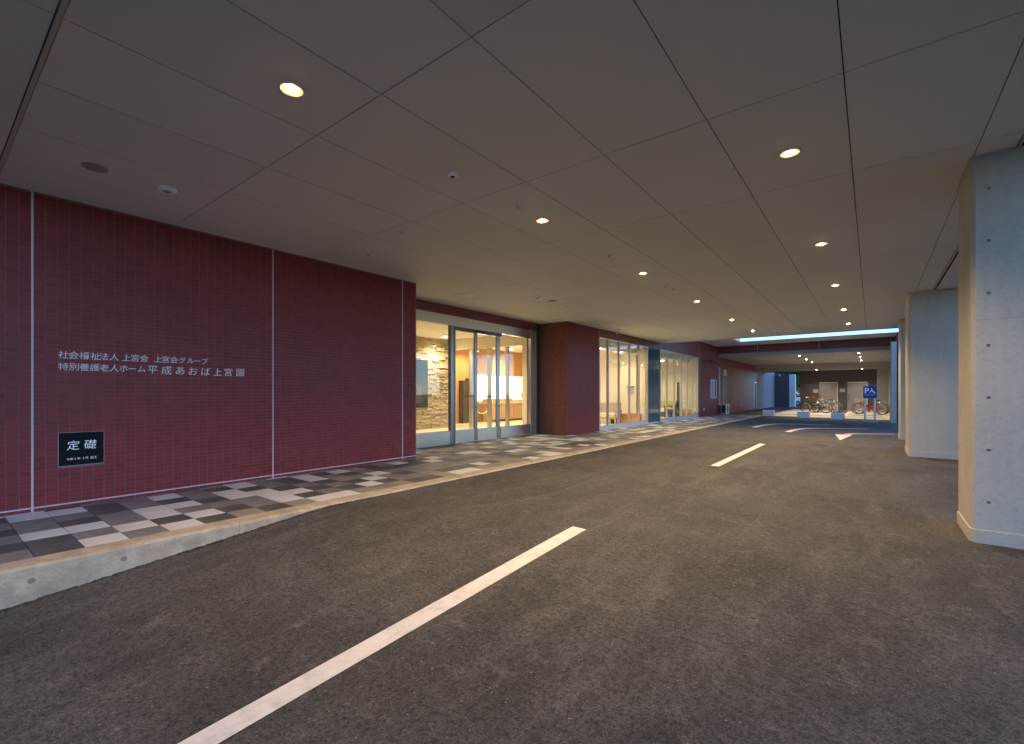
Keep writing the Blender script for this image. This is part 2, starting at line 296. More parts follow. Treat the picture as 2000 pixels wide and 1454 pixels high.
ys = [-16, -12, -8, -6, -5, -4, -3.2, -2.6] + [-2.2 + .2 * i for i in range(40)] + [6.5, 8, 10, 13, 16, 20, 24, 27, 30.4]
road = struct(strip(xs, ys, road_z).build("road", "asphalt", smooth=True))
yard = struct(strip([-7.5, -5.06] + xs[1:], [30.4, 33, 36, 40, 46, 52, 60, 90], road_z).build("yard", "asphalt", smooth=True))
ground = struct(MB().box(-400, 400, -400, 400, -1.2, -.72).build("ground", "gravel"))

# kerb: cast concrete edge, tall beside the ramp and flush further on
K0, K1 = -5.262, -5.035
kp = [(K0, -.75), (K0, .001), (K1 - .035, .001), (K1 - .012, -.006), (K1 - .002, -.02), (K1, -.04), (K1, -.75)]
m = MB()
for a, b in ((-6, -1.2), (-1.197, 2.02), (2.023, 5.2), (5.203, 9.2), (9.203, 14.2), (14.203, 19.2), (19.203, 24.2), (24.203, 30.3)):
    m.prism(kp, lambda p, a=a: (p[0], a, p[1]), lambda p, b=b: (p[0], b, p[1]))
kerb = struct(m.build("kerb", "kerb"))
cut = MB()
for y, z in ((.555, -.118), (1.105, -.105)): cut.cyl((K1 - .008, y, z), (K1 + .05, y, z), .021, 18, .026)
cut = cut.build("kerb_cutter", "plug"); bo = kerb.modifiers.new("holes", 'BOOLEAN'); bo.object = cut; bo.operation = 'DIFFERENCE'; bo.solver = 'EXACT'
def apply_mods(o, kill=None):
    dg = bpy.context.evaluated_depsgraph_get(); me = bpy.data.meshes.new_from_object(o.evaluated_get(dg)); o.modifiers.clear(); o.data = me
    if kill: bpy.data.objects.remove(kill)
apply_mods(kerb, cut)
for y, z in ((.555, -.118), (1.105, -.105)): MB().cyl((K1 - .0075, y, z), (K1 - .004, y, z), .0205, 16).build("tie_hole_plug", "kerbplug", kerb)
# crumbs of mortar and asphalt along the foot of the kerb
m = MB(); rr = random.Random(3)
for i in range(420):
    y = rr.uniform(.1, 3.6); x = K1 + abs(rr.gauss(0, .02)) + .004; z = road_z(x, y); s_ = rr.uniform(.003, .011)
    m.box(x - s_, x + s_, y - s_ * 1.6, y + s_ * 1.6, z - .004, z + s_ * .7)
stuff(m.build("crumbs", "asphalt", kerb))

# pavement of square pavers
PAT = {-1: "DMDMDM", 0: "WMMWDD", 1: "WMDWMW", 2: "DDMMWM", 3: "MMWWDW", 4: "WDWMWD", 5: "MMDMDT", 6: "DWWMMD", 7: "WDWWWT", 8: "MMDWDW", 9: "DDMDMW", 10: "WWDMDT", 11: "DMTDWM", 12: "WDMWDT"}
PM = {"W": "paver_white", "D": "paver_dark", "M": "paver_mid", "T": "paver_tan"}
pav = struct(MB().box(XE, K0, -6, 30.3, -.5, -.0105).build("pavement", "bed"))
pr_ = random.Random(11)
def paver_geo(m, x0, x1, y0, y1, dz=0, g=.002, h=.011, c=.0025):
    x0 += g; x1 -= g; y0 += g; y1 -= g
    return m.add([(x0, y0, dz - h), (x1, y0, dz - h), (x1, y1, dz - h), (x0, y1, dz - h), (x0, y0, dz - c), (x1, y0, dz - c), (x1, y1, dz - c), (x0, y1, dz - c), (x0 + c, y0 + c, dz), (x1 - c, y0 + c, dz), (x1 - c, y1 - c, dz), (x0 + c, y1 - c, dz)],
                 [(0, 1, 5, 4), (1, 2, 6, 5), (2, 3, 7, 6), (3, 0, 4, 7), (4, 5, 9, 8), (5, 6, 10, 9), (6, 7, 11, 10), (7, 4, 8, 11), (8, 9, 10, 11)])
PITX = .32
pmesh = {k: paver_geo(MB(), -PITX / 2, PITX / 2, -.15, .15).build("paver_source", PM[k]) for k in PM}
pdat = {k: o.data for k, o in pmesh.items()}
for o in pmesh.values(): bpy.data.objects.remove(o)
rest = MB(); npav = 0
for c in range(-4, 99):
    y0 = .6 + .3 * c
    row = PAT.get(c) or "".join(pr_.choice("WWDDMMMTT") for _ in range(6))
    full = row + "".join(pr_.choice("WDMT") for _ in range(4))
    for r in range(10):
        k = full[r] if r < 6 else full[r]
        # r = 5 lies at the kerb, r = 0 at the wall; r >= 6 fill the entrance recess
        if r < 6: x1 = K0 - PITX * (5 - r); x0 = x1 - PITX
        else:
            x1 = K0 - PITX * 6 - PITX * (r - 6); x0 = max(x1 - PITX, XE)
            inside = 6.1 < y0 + .15 < 12.3
            if not inside:
                if r > 6: continue
                x0 = XW2 if y0 > 12.2 else XW - .02
        yc = y0 + .15
        if npav < 300 and -1 <= c < 48 and r < 6:
            share("paver", pdat[k], pav, ((x0 + x1) / 2, yc, pr_.uniform(-.0006, .0006))); npav += 1
        else:
            rest.k = "WDMT".index(k); paver_geo(rest, x0, x1, y0, y0 + .3, pr_.uniform(-.0006, .0006))
stuff(rest.build("paver_field", [PM[k] for k in "WDMT"], pav))

# painted markings
def marking(name, pts, closed=True, dz=.004):
    """pts: ground outline; draped on the road"""
    m = MB(); m.add([(x, y, road_z(x, y) + dz) for x, y in pts], [tuple(range(len(pts)))]); return m.build(name, "paint", road)
def ribbon(name, line, w):
    m = MB(); vv = []; n = len(line)
    for i, (x, y) in enumerate(line):
        a = Vector(line[max(0, i - 1)]); b = Vector(line[min(n - 1, i + 1)]); t = (b - a).normalized(); nn = Vector((-t.y, t.x)) * w / 2
        for s_ in (1, -1): px, py = x + nn.x * s_, y + nn.y * s_; vv.append((px, py, road_z(px, py) + .004))
    m.add(vv, [(2 * i, 2 * i + 1, 2 * i + 3, 2 * i + 2) for i in range(n - 1)]); return m.build(name, "paint", road)
def dash(x, y0, y1, w):
    n = 30; ribbon("lane_line", [(x, y0 + (y1 - y0) * i / n) for i in range(n + 1)], w)
dash(-2.33, -1.2, 4.12, .155)
dash(-2.315, 9.15, 13.9, .15)
def arc(p0, c, p1, n=14): return [((1 - t) ** 2 * p0[0] + 2 * t * (1 - t) * c[0] + t * t * p1[0], (1 - t) ** 2 * p0[1] + 2 * t * (1 - t) * c[1] + t * t * p1[1]) for t in [i / n for i in range(n + 1)]]
ribbon("lane_curve", arc((-3.65, 20.2), (-3.6, 23.2), (-2.9, 23.4), 12) + [(-1.4, 24.1)], .2)
ribbon("lane_curve", arc((-2.32, 18.7), (-2.3, 21.2), (-1.5, 21.6), 12) + [(-.1, 22.6)], .2)
ribbon("lane_curve", arc((-.72, 18.6), (-.7, 19.5), (-.3, 19.7), 12) + [(.65, 20.5)], .18)
marking("lane_arrowhead", [(-.74, 16.6), (-.5, 19.0), (-.98, 18.9)])

# ================================================================== BUILDING
bld = thing("tiled_building", (XW, 0, 0), "burgundy tiled building with white joints, entrance doors and lit lounge windows", "building")
# --- entrance-side wall with real tiles
wall = MB().box(-14.1, XW, -6, 6.227, -.5, CE - .002).build("wall", "grout", bld)
def tile_box(m, o, u, v, w, h, d, n):
    """one tile: o centre on the wall face, u/v in-plane axes, n outward"""
    o, u, v, n = map(Vector, (o, u, v, n)); a = []
    for k, dd in ((1, 0), (.985, d)):
        for su, sv in ((-1, -1), (1, -1), (1, 1), (-1, 1)): a.append(o + u * su * w / 2 * k + v * sv * h / 2 * (k if dd == 0 else .97) + n * dd)
    return m.add(a, [(4, 5, 6, 7), (0, 1, 5, 4), (1, 2, 6, 5), (2, 3, 7, 6), (3, 0, 4, 7)])
JOINTS = (.809, 3.398, 5.891)
cells = []
for i in range(-40, 63):
    for j in range(71):
        y = .011 + .1 * i + .05; z = .025 + .05 * j
        if z > CE - .02 or any(abs(y - q) < .055 for q in ()): continue
        if y + .05 > 6.227: continue
        cells.append((y, z))
def proj(x, y, z):
    s, c = math.sin(R(37.757)), math.cos(R(37.757)); d = -s * x + c * y; r = c * x + s * y
    return (1000 + 907.9 * r / d, 768 - 907.9 * (z - EYE) / d) if d > .1 else (-999, -999)
seen = sorted([q for q in cells if all(abs(q[0] - jj) > .06 for jj in JOINTS) and not (1.0 < q[0] < 1.42 and .47 < q[1] < .86) and 4 < proj(XW, *q)[0] < 812], key=lambda q: q[0])
single = set(seen[:300])
td = tile_box(MB(), (0, 0, 0), (0, 1, 0), (0, 0, 1), .0945, .0472, .0035, (1, 0, 0)).build("tile_source", "tile"); tdat = td.data; bpy.data.objects.remove(td)
field = MB(); tr = random.Random(5)
for q in cells:
    if any(abs(q[0] - jj) < .059 for jj in JOINTS):     # cut tiles either side of a movement joint
        jj = [a for a in JOINTS if abs(q[0] - a) < .059][0]
        for a, b in ((q[0] - .0472, min(jj - .011, q[0] + .0472)), (max(jj + .011, q[0] - .0472), q[0] + .0472)):
            if b - a > .01: tile_box(field, (XW, (a + b) / 2, q[1]), (0, 1, 0), (0, 0, 1), b - a, .0472, .0034, (1, 0, 0))
    elif 1.0 < q[0] < 1.42 and .47 < q[1] < .86: continue   # behind the plaque
    elif q in single: share("tile", tdat, wall, (tr.uniform(-.0006, .0004), q[0], q[1])); wall_t = None
    else: tile_box(field, (XW, *q), (0, 1, 0), (0, 0, 1), .0945, .0472, .0035 + tr.uniform(-.0006, .0004), (1, 0, 0))
for o in wall.children:
    if o.name.startswith("tile"): o.location.x += XW - WLOC[bld.name][0]
stuff(field.build("tile_field", "tile", wall))
for jj in JOINTS: box("movement_joint", "joint", (XW - .001, XW + .003, jj - .009, jj + .009, .0, CE - .003), wall)
box("base_joint", "joint", (XW - .001, XW + .0045, -6, 6.225, .036, .052), wall)
box("return_wall", "fartile", (XE - .4, XW - .003, 6.2275, 6.24, -.02, CE - .003), bld)
# --- pier right of the entrance
pier = MB().box(-9.0, XW2, 12.42, 14.526, -.4, CE - .002).build("pier", "grout", bld)
pf = MB()
for i in range(21):
    for j in range(71):
        z = .025 + .05 * j
        if z < CE - .02: tile_box(pf, (XW2, 12.425 + .1 * i + .05, z), (0, 1, 0), (0, 0, 1), .0945, .0472, .0035, (1, 0, 0))
stuff(pf.build("tile_field", "tile", pier))
pf = MB()
for i in range(10):
    for j in range(71):
        z = .025 + .05 * j
        if z < CE - .02: tile_box(pf, (XW2 - .05 - .1 * i, 12.42, z), (1, 0, 0), (0, 0, 1), .0945, .0472, .0035, (0, -1, 0))
stuff(pf.build("tile_field", "tileglow", pier))  # door-side face: warm glow from the entrance painted into the tile colour
box("movement_joint", "joint", (XW2 - .001, XW2 + .008, 14.518, 14.534, 0, CE - .003), pier)
# --- far facade above and beyond the lounge windows
wf = MB().box(-7.75, XW2, 14.53, 20.5, 3.25, CE - .002).box(-7.75, XW2, 20.5, 26.1, 3.25, 4.45)
wf.box(-7.75, XW2, 26.1, 28.55, -.5, 4.45).box(-7.75, XW2, 29.8, 41.25, -.5, 4.45).box(-7.75, XW2, 28.55, 29.8, -.5, 1.0).box(-7.75, XW2, 28.55, 29.8, 2.1, 4.45).box(-7.75, XW2, 41.25, 42.3, 2.17, 4.45)
box("passage_wall", "passage", (-7.75, XW2 + .004, 42.3, 51, -.5, 4.45), bld); fac = wf.build("facade_wall", "fartile", bld)  # wall past the glass door has a paler, lilac tone
for y in (26.3, 20.5, 34.0): box("movement_joint", "joint", (XW2 - .001, XW2 + .005, y - .008, y + .008, 3.3 if y < 26 else -.04, 4.1 if y < 30 else 3.49), fac)
# --- unseen block added over the rooms to keep sky and sun out
box("sky_blocker", "grey", (-18, -7.76, -6, 30.2, CE + .08, 7.5), bld)
# --- entrance: header, doors, side lights
hd = box("header", "fartile", (XE - .2, XE + .02, 6.25, 12.2, 3.305, CE - .003), bld)
box("header_shadow_gap", "darkalu", (XE - .15, XE + .0, 6.25, 12.2, 3.285, 3.304), hd)
ent = MB().box(XE - .12, XE + .012, 6.25, 12.0, 3.03, 3.283).build("entrance_transom", "steel", bld)
box("door_track", "darkalu", (XE - .1, XE + .0, 8.565, 10.5, 2.935, 3.028), ent)
box("door_sensor", "black", (XE + .0, XE + .06, 9.36, 9.72, 2.955, 3.01), ent, bevel=.01)
def post(nm, y0, y1, x0=-.07, x1=.03, mt="steel", par=bld, z0=.0, z1=3.03): return box(nm, mt, (XE + x0, XE + x1, y0, y1, z0, z1), par, bevel=.004)
post("door_post", 8.40, 8.50, mt="stile"); post("door_post", 8.505, 8.56, -.06, .01, "darkalu")
for y0, y1 in ((11.92, 11.98), (12.0, 12.06), (12.09, 12.13), (12.17, 12.2)): post("jamb", y0, y1, -.08, .02 + (y1 - 11.9) * .08, "steel", bld, 0, 3.3)
post("jamb", 12.2, 12.41, -.08, .03, "darkalu", bld, 0, CE - .003)
def pane(nm, y0, y1, z0, z1, x, par, mt="glass", th=.01): return box(nm, mt, (x - th / 2, x + th / 2, y0, y1, z0, z1), par)
def kick(par, y0, y1, x=.0): return box("kick_plate", "steel", (XE - .03 + x, XE + .015 + x, y0, y1, .012, .335), par)
sl = box("side_light", "steel", (XE - .03, XE + .0, 6.26, 8.398, .336, .352), bld); pane("pane", 6.26, 8.398, .353, 3.029, XE - .01, sl); kick(sl, 6.26, 8.398)
sr = box("side_light", "steel", (XE - .03, XE + .0, 10.43, 11.918, .320, .335), bld); pane("pane", 10.43, 11.918, .336, 3.029, XE - .01, sr); box("kick_plate", "steel", (XE - .03, XE + .012, 10.44, 11.918, .012, .319), sr)
for y0, y1 in ((8.57, 9.42), (9.43, 10.42)):
    d = MB().box(XE - .05, XE - .012, y1 - .085 if y0 < 9 else y1 - .15, y1, .02, 2.933).box(XE - .05, XE - .012, y0, y0 + (.045 if y0 < 9 else .02), .02, 2.933).build("sliding_door", "stile", bld)
    pane("pane", y0 + .03, y1 - .05, .34, 2.93, XE - .03, d); box("kick_plate", "steel", (XE - .045, XE - .016, y0 + .045, y1 - .09, .02, .34), d)
    MB().lathe([(0, 0), (.022, 0), (.022, .02), (0, .02)], (XE - .012, y1 - .04, .93), (1, 0, 0), 12).build("door_knob", "black", d)
    for k in range(3): MB().cyl((XE - .024, y0 + .2 + k * .2, 1.32), (XE - .022, y0 + .2 + k * .2, 1.32), .012, 10).build("safety_dot", "black", d)
for k in range(4): MB().cyl((XE - .004, 6.6 + .44 * k, 1.32), (XE - .002, 6.6 + .44 * k, 1.32), .012, 10).build("safety_dot", "black", sl)
# --- vestibule: stone wall, inner doors
ISF = .012; ICZ = 3.30
box("vestibule_ceiling", "icel", (-13.0, XE - .2, 6.24, 12.4, ICZ, ICZ + .1), bld)
box("indoor_floor", "ifloor", (-14.2, XE - .06, 6.24, 26.4, -.3, ISF), bld)
box("indoor_floor", "ifloor", (XE - .06, -7.56, 14.53, 26.4, -.3, ISF - .001), bld)
st = MB().box(-12.9, -12.66, 6.24, 12.6, 0, ICZ).build("stone_wall", "slate", bld)
ms = MB(); sr_ = random.Random(9); z = ISF
while z < ICZ - .03:
    h = sr_.choice((.035, .045, .055, .07)); y = 8.6 + sr_.uniform(-.3, 0)
    while y < 12.6:
        w = sr_.uniform(.12, .5); ms.box(-12.67, -12.6 + sr_.uniform(-.04, .04), y + .003, min(y + w, 12.6) - .003, z + .003, min(z + h, ICZ) - .003); y += w
    z += h
stuff(ms.build("ledger_stone", "stone", st))
inner = box("inner_door_frame", "alu", (-12.55, XE - .1, 12.45, 12.55, 3.05, ICZ), bld)
box("inner_fascia", "cream", (-12.55, XE - .1, 12.42, 12.449, 2.9, ICZ - .001), inner)
for x0, x1 in ((-11.65, -11.47), (-10.78, -10.6), (-9.95, -9.81)): box("door_stile", "alu", (x0, x1, 12.47, 12.53, .01, 2.9), inner, .004)
box("wall_panel", "cream", (-9.2, -8.95, 12.44, 12.56, .01, 2.9), inner)
for x0, x1 in ((-12.5, -11.66), (-11.46, -10.79), (-10.59, -9.96), (-9.8, -9.21)): pn = box("inner_pane", "glass", (x0, x1, 12.495, 12.505, .05, 2.9), inner)
for x in (-11.56, -10.69): MB().box(x - .22, x + .22, 12.40, 12.42, 1.17, 1.2).build("push_bar", "black", inner)
# --- lobby shell
box("lobby_ceiling", "icel", (-14.2, XE - .12, 12.56, 19.2, 3.32, 3.42), bld)
box("lounge_ceiling", "icel", (XE - .12, -7.95, 14.53, 19.2, 3.02, 3.12), bld); box("lounge_ceiling", "icel", (-14.2, -7.95, 20.3, 26.3, 3.02, 3.12), bld)
box("lobby_back_wall", "wood", (-14.2, -14.0, 12.6, 15.5, 0, 3.32), bld); box("wood_panel", "wood", (-14.2, -13.98, 15.5, 19.2, 2.13, 3.32), bld)
box("rear_wall", "cream", (-15.6, -15.3, 6, 27, -.3, 3.6), bld); box("office_side", "cream", (-15.3, -14.21, 15.0, 15.19, 0, 3.5), bld); box("office_side", "cream", (-15.3, -14.0, 19.205, 19.4, 0, 3.5), bld); box("counter_back", "lightwood", (-14.2, -13.99, 15.51, 19.2, 0, .699), bld); box("office_ceiling", "icel", (-15.3, -14.0, 15.2, 19.2, 2.6, 2.7), bld)
box("glowing_office_wall", "office", (-15.2, -15.1, 15.2, 19.2, .9, 2.14), bld); box("office_sill", "lightwood", (-15.2, -13.98, 15.5, 19.2, .7, .95), bld)  # wall emits light itself, standing in for a brightly lit office
box("partition", "cream", (-9.35, -7.56, 19.2, 20.3, 0, 3.3), bld); box("partition", "cream", (-14.2, -9.36, 19.21, 20.29, 0, 3.5), bld)
box("end_wall", "cream", (-14.2, -7.56, 26.2, 26.4, 0, 3.3), bld); box("lounge_back_wall", "cream", (-12.2, -12.0, 20.3, 26.2, 0, 3.1), bld)
for y0, y1 in ((14.56, 18.93), (20.38, 26.09)): box("blind_pocket", "cream", (-7.949, -7.93, y0, y1, 2.99, 3.26), bld); box("pocket_ceiling", "icel", (-7.949, -7.56, y0, y1, 3.261, 3.3), bld); box("roller_blind", "whitewall", (-7.7, -7.62, y0, y1, 3.15, 3.24), bld)
box("end_door", "slate", (-8.62, -8.48, 26.17, 26.199, .02, 1.9), bld); box("wall_strip", "darkwood", (-8.05, -8.0, 19.17, 19.199, .02, 2.98), bld)
# --- lounge windows: frame, mullions, panes
def window_band(y0, y1, mull):
    w = MB().box(XW2 - .09, XW2 + .01, y0, y1, 3.215, 3.25).build("window", "alu", bld); box("bottom_rail", "alu", (XW2 - .09, XW2 + .01, y0, y1, .13, .16), w)
    box("sill", "paleduct", (XW2 - .1, XW2 + .02, y0, y1, -.02, .129), w)
    e = [y0] + list(mull) + [y1]
    for y in mull: box("mullion", "alu", (XW2 - .07, XW2 + .016, y - .022, y + .022, .0, 3.249), w, .003)
    for y, s_ in ((y0, 1), (y1, -1)): box("mullion", "alu", (XW2 - .1, XW2 + .015, min(y, y + s_ * .05), max(y, y + s_ * .05), .161, 3.214), w)
    for a, b in zip(e, e[1:]): pane("pane", a + .03, b - .03, .162, 3.213, XW2 - .04, w)
window_band(14.54, 18.94, (15.24, 16.16, 17.11, 18.05))
window_band(20.36, 26.09, (21.3, 22.3, 23.3, 24.2, 25.1))
box("spandrel_backing", "cream", (-7.75, -7.5, 18.945, 20.355, -.3, 3.249), bld); box("window_reveal", "cream", (-7.74, XW2 - .1, 26.08, 26.099, .13, 3.24), bld)
box("spandrel_panel", "blueglass", (XW2 - .03, XW2 - .02, 18.95, 20.35, .05, 3.249), bld)
# --- small far window, doors, slit window
w = MB().box(XW2 - .05, XW2 + .03, 28.55, 28.63, 1.0, 2.1).box(XW2 - .05, XW2 + .03, 29.72, 29.8, 1.0, 2.1).box(XW2 - .05, XW2 + .03, 28.63, 29.72, 1.0, 1.06).box(XW2 - .05, XW2 + .03, 28.63, 29.72, 2.04, 2.1).box(XW2 - .04, XW2 + .02, 29.3, 29.36, 1.06, 2.04).build("window", "white", bld)
pane("pane", 28.63, 29.3, 1.06, 2.04, XW2 - .02, w, "paper"); pane("pane", 29.36, 29.72, 1.06, 2.04, XW2 - .01, w, "carglass")
d = box("service_door", "darkalu", (XW2, XW2 + .02, 31.45, 32.3, -.05, 2.15), bld); box("door_frame", "alu", (XW2, XW2 + .03, 31.38, 31.45, -.05, 2.22), d); box("door_louvre", "alu", (XW2, XW2 + .02, 31.5, 32.25, 2.4, 2.8), d)
d = MB().box(XW2 - .1, XW2 + .01, 41.25, 41.33, -.1, 2.17).box(XW2 - .1, XW2 + .01, 42.22, 42.3, -.1, 2.17).box(XW2 - .1, XW2 + .01, 41.33, 42.22, 2.1, 2.17).build("glass_door", "alu", bld); pane("pane", 41.33, 42.22, -.1, 2.1, XW2 - .05, d, "blueglass")
box("end_return_wall", "endpaint", (XW2 + .002, -6.23, 51.0, 51.3, -.3, 3.08), bld)

# ================================================================== CANOPY
can = thing("entrance_canopy", (-3, 10, CE), "wide canopy ceiling of grey boards over the driveway", "canopy")
YE = 20.55
box("roof_slab", "plenum", (XE - .3, 2.4, .1, YE - .03, CE + .02, CE + .5), can)
gx = [XE + .002, -8.345] + [-7.435 + .91 * i for i in range(10)] + [1.03]; gy = [.546, 2.139] + [3.959 + 1.82 * k for k in range(10)] + [YE]
G = .004; cr_ = random.Random(2); pdata = {}
for a, b in zip(gx, gx[1:]):
    for c, d in zip(gy, gy[1:]):
        key = (round(b - a, 3), round(d - c, 3))
        if key not in pdata:
            o = MB().box(-(b - a) / 2 + G, (b - a) / 2 - G, -(d - c) / 2 + G, (d - c) / 2 - G, 0, .012).build("panel_source", "ceil"); pdata[key] = o.data; bpy.data.objects.remove(o)
        share("ceiling_panel", pdata[key], can, ((a + b) / 2 + 3, (c + d) / 2 - 10, cr_.uniform(0, .0008)))
for a, b in zip(gx[:-1:3], list(gx[3::3]) + [1.03]): box("ceiling_panel", "ceil", (a + G, b - G, .1, .511, CE + .001, CE + .012), can)
box("ceiling_panel", "ceil", (1.09, 2.4, .1, YE - .1, CE + .001, CE + .012), can)
MB().box(XE, 1.06, .518, .544, CE - .008, CE + .013).build("trim", "trim", can)
MB().box(1.035, 1.055, .56, YE, CE - .012, CE + .013).build("trim", "trimlt", can)
box("fascia", "trimlt", (XE - .3, 2.4, YE + .001, YE + .05, CE - .014, CE + .5), can); box("fascia", "trim", (XE - .3, 2.42, .06, .1, CE - .05, CE + .5), can)
box("wall_trim", "trimlt", (XW + .006, XW + .014, -.6, 6.22, CE - .009, CE - .0005), can)
for x0, x1, y0, y1 in ((-7.62, -7.02, 7.55, 8.15), (-7.75, -7.15, 11.1, 11.7)):   # access hatches
    MB().box(x0, x1, y0, y0 + .012, CE - .004, CE + .001).box(x0, x1, y1 - .012, y1, CE - .004, CE + .001).box(x0, x0 + .012, y0 + .012, y1 - .012, CE - .004, CE + .001).box(x1 - .012, x1, y0 + .012, y1 - .012, CE - .004, CE + .001).build("access_hatch", "trimlt", can)
# far canopy: raised edge with a sky opening, then a lower ceiling over the parking bays
far = thing("parking_canopy", (-3, 35, 3.5), "far canopy with red beam over the bicycle parking", "canopy")
box("raised_ceiling", "whitewall", (XW2 + .002, 1.3, 28.0, 30.28, 4.13, 4.142), far); box("raised_ceiling", "whitewall", (XW2 + .002, -5.75, YE + .06, 28.0, 4.131, 4.6), far); box("raised_roof", "grey", (XW2 + .002, 1.3, 30.4, 46, 4.2, 4.33), far)
bm_ = box("beam", "fartile", (XW2 + .003, 1.2, 30.28, 30.75, 3.70, 4.129), far)
for x in (-5.3, -2.28, .74): box("movement_joint", "joint", (x - .012, x + .012, 30.272, 30.281, 3.70, 4.128), bm_)
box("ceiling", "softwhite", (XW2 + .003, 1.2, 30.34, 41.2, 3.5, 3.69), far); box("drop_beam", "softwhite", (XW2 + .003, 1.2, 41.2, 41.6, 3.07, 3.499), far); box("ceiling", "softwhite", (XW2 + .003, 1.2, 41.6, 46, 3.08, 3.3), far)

# ================================================================== CONCRETE PIERS
def column(x0, x1, y0, y1, label, holes):
    zb = road_z(x0, y0) - .1; c = .03
    poly = [(x0 + c, y0), (x1, y0), (x1, y1), (x0 + c, y1), (x0, y1 - c), (x0, y0 + c)]
    o = MB().prism(poly, lambda p: (p[0], p[1], zb), lambda p: (p[0], p[1], CE - .003)).build("concrete_pier", "concrete"); tag(o, label, "pier", "concrete piers along the driveway")
    if holes:
        hs = [(x0 + .116, y0, 3.208 - .4865 * k) for k in range(7)] + [(x0 + .716, y0, 3.208 - .4865 * k) for k in range(7)]; hx = [(x0, y0 + yy, 3.208 - .4865 * k) for k in range(7) for yy in (.14, .62)]
        ct = MB()
        for h in hs: ct.cyl((h[0], h[1] + .012, h[2]), (h[0], h[1] - .03, h[2]), .0145, 16, .018)
        for h in hx: ct.cyl((h[0] + .012, h[1], h[2]), (h[0] - .03, h[1], h[2]), .0145, 16, .018)
        ct = ct.build("cutter", "plug"); b = o.modifiers.new("h", 'BOOLEAN'); b.object = ct; b.solver = 'EXACT'; apply_mods(o, ct)
        for h in hs: MB().cyl((h[0], h[1] + .0115, h[2]), (h[0], h[1] + .007, h[2]), .014, 14).build("tie_hole_plug", "plug", o)
        for h in hx: MB().cyl((h[0] + .0115, h[1], h[2]), (h[0] + .007, h[1], h[2]), .014, 14).build("tie_hole_plug", "plug", o)
        box("pour_joint", "plug", (x0 + .04, x1, y0 - .0012, y0 + .001, 1.989, 1.992), o)
    e = .012; zt = road_z(x0, y0) + .125
    q = [(x0 + c, y0 - e), (x1 + e, y0 - e), (x1 + e, y1 + e), (x0 + c, y1 + e), (x0 - e, y1 - c), (x0 - e, y0 + c)]
    MB().prism(q, lambda p: (p[0], p[1], zb + .02), lambda p: (p[0], p[1], zt)).build("plinth", "concrete", o, bevel=.006)
    t = .014
    MB().box(x0 - t, x0 - .001, y0 - t, y1 + t, CE - .012, CE - .001).box(x0 - .001, x1, y0 - t, y0 - .001, CE - .012, CE - .001).build("ceiling_trim", "trimlt", o)
    return o
column(.74, 2.3, 6.12, 6.97, "nearest concrete pier with two-tone lit faces and round tie holes", True)
column(.64, 2.3, 13.5, 14.75, "middle concrete pier behind the nearest one, plain grey front face", False)
column(.66, 2.3, 18.25, 19.1, "narrow far concrete pier just before the sky opening", False)

# ================================================================== DOWNLIGHTS
def downlight(name, x, y, z, label, power, group, r=.074, col=(1, .68, .37)):
    t = thing(name, (x, y, z), label, "downlight", group)
    MB().lathe([(r + .014, .0005), (r + .015, -.004), (r + .009, -.008), (r, -.007)], (x, y, z), n=28).build("trim_ring", "fitting", t, smooth=True)
    MB().lathe([(r, -.006), (r * .62, -.003), (r * .4, -.001)], (x, y, z), n=28).build("reflector", "reflector", t, smooth=True)  # cone emits amber itself in place of reflected lamp light
    MB().lathe([(r * .46, -.0015), (r * .42, -.011), (r * .25, -.016), (.0005, -.018)], (x, y, z), n=24).build("lens", "lampglow", t, smooth=True)
    L = bpy.data.lights.new("lamp", 'SPOT'); L.energy = power; L.color = col; L.spot_size = R(132); L.spot_blend = .85; L.shadow_soft_size = .06
    o = bpy.data.objects.new("lamp", L); COL.objects.link(o); o.parent = t; o.location = (0, 0, -.03)
    return t
ORD = ["nearest", "second", "third", "fourth", "fifth", "sixth"]
for i, y in enumerate((1.70, 4.97, 8.30, 11.65, 15.2, 18.35)):
    downlight("downlight", -3.355, y, CE, f"{ORD[i]} round downlight in the canopy row nearer the red wall", LAMP, "canopy downlights by the wall")
for i, y in enumerate((4.97, 8.30, 11.65, 15.2, 18.35)):
    downlight("downlight", -.6, y, CE, f"{ORD[i]} round downlight in the canopy row nearer the concrete piers", LAMP, "canopy downlights by the piers")
for j, (x, nm) in enumerate(((-3.36, "left"), (-.57, "right"))):
    for i, y in enumerate((31.9, 35.4, 39.0)):
        downlight("downlight", x, y, 3.5, f"{ORD[i]} small downlight in the {nm} row above the bicycle parking", LAMP * .9, "parking downlights", .075, (1, .84, .66))
    downlight("downlight", x, 42.5, 3.08, f"downlight at the {nm} behind the drop beam above the grey doors", LAMP * .5, "parking downlights", .075, (1, .84, .66))

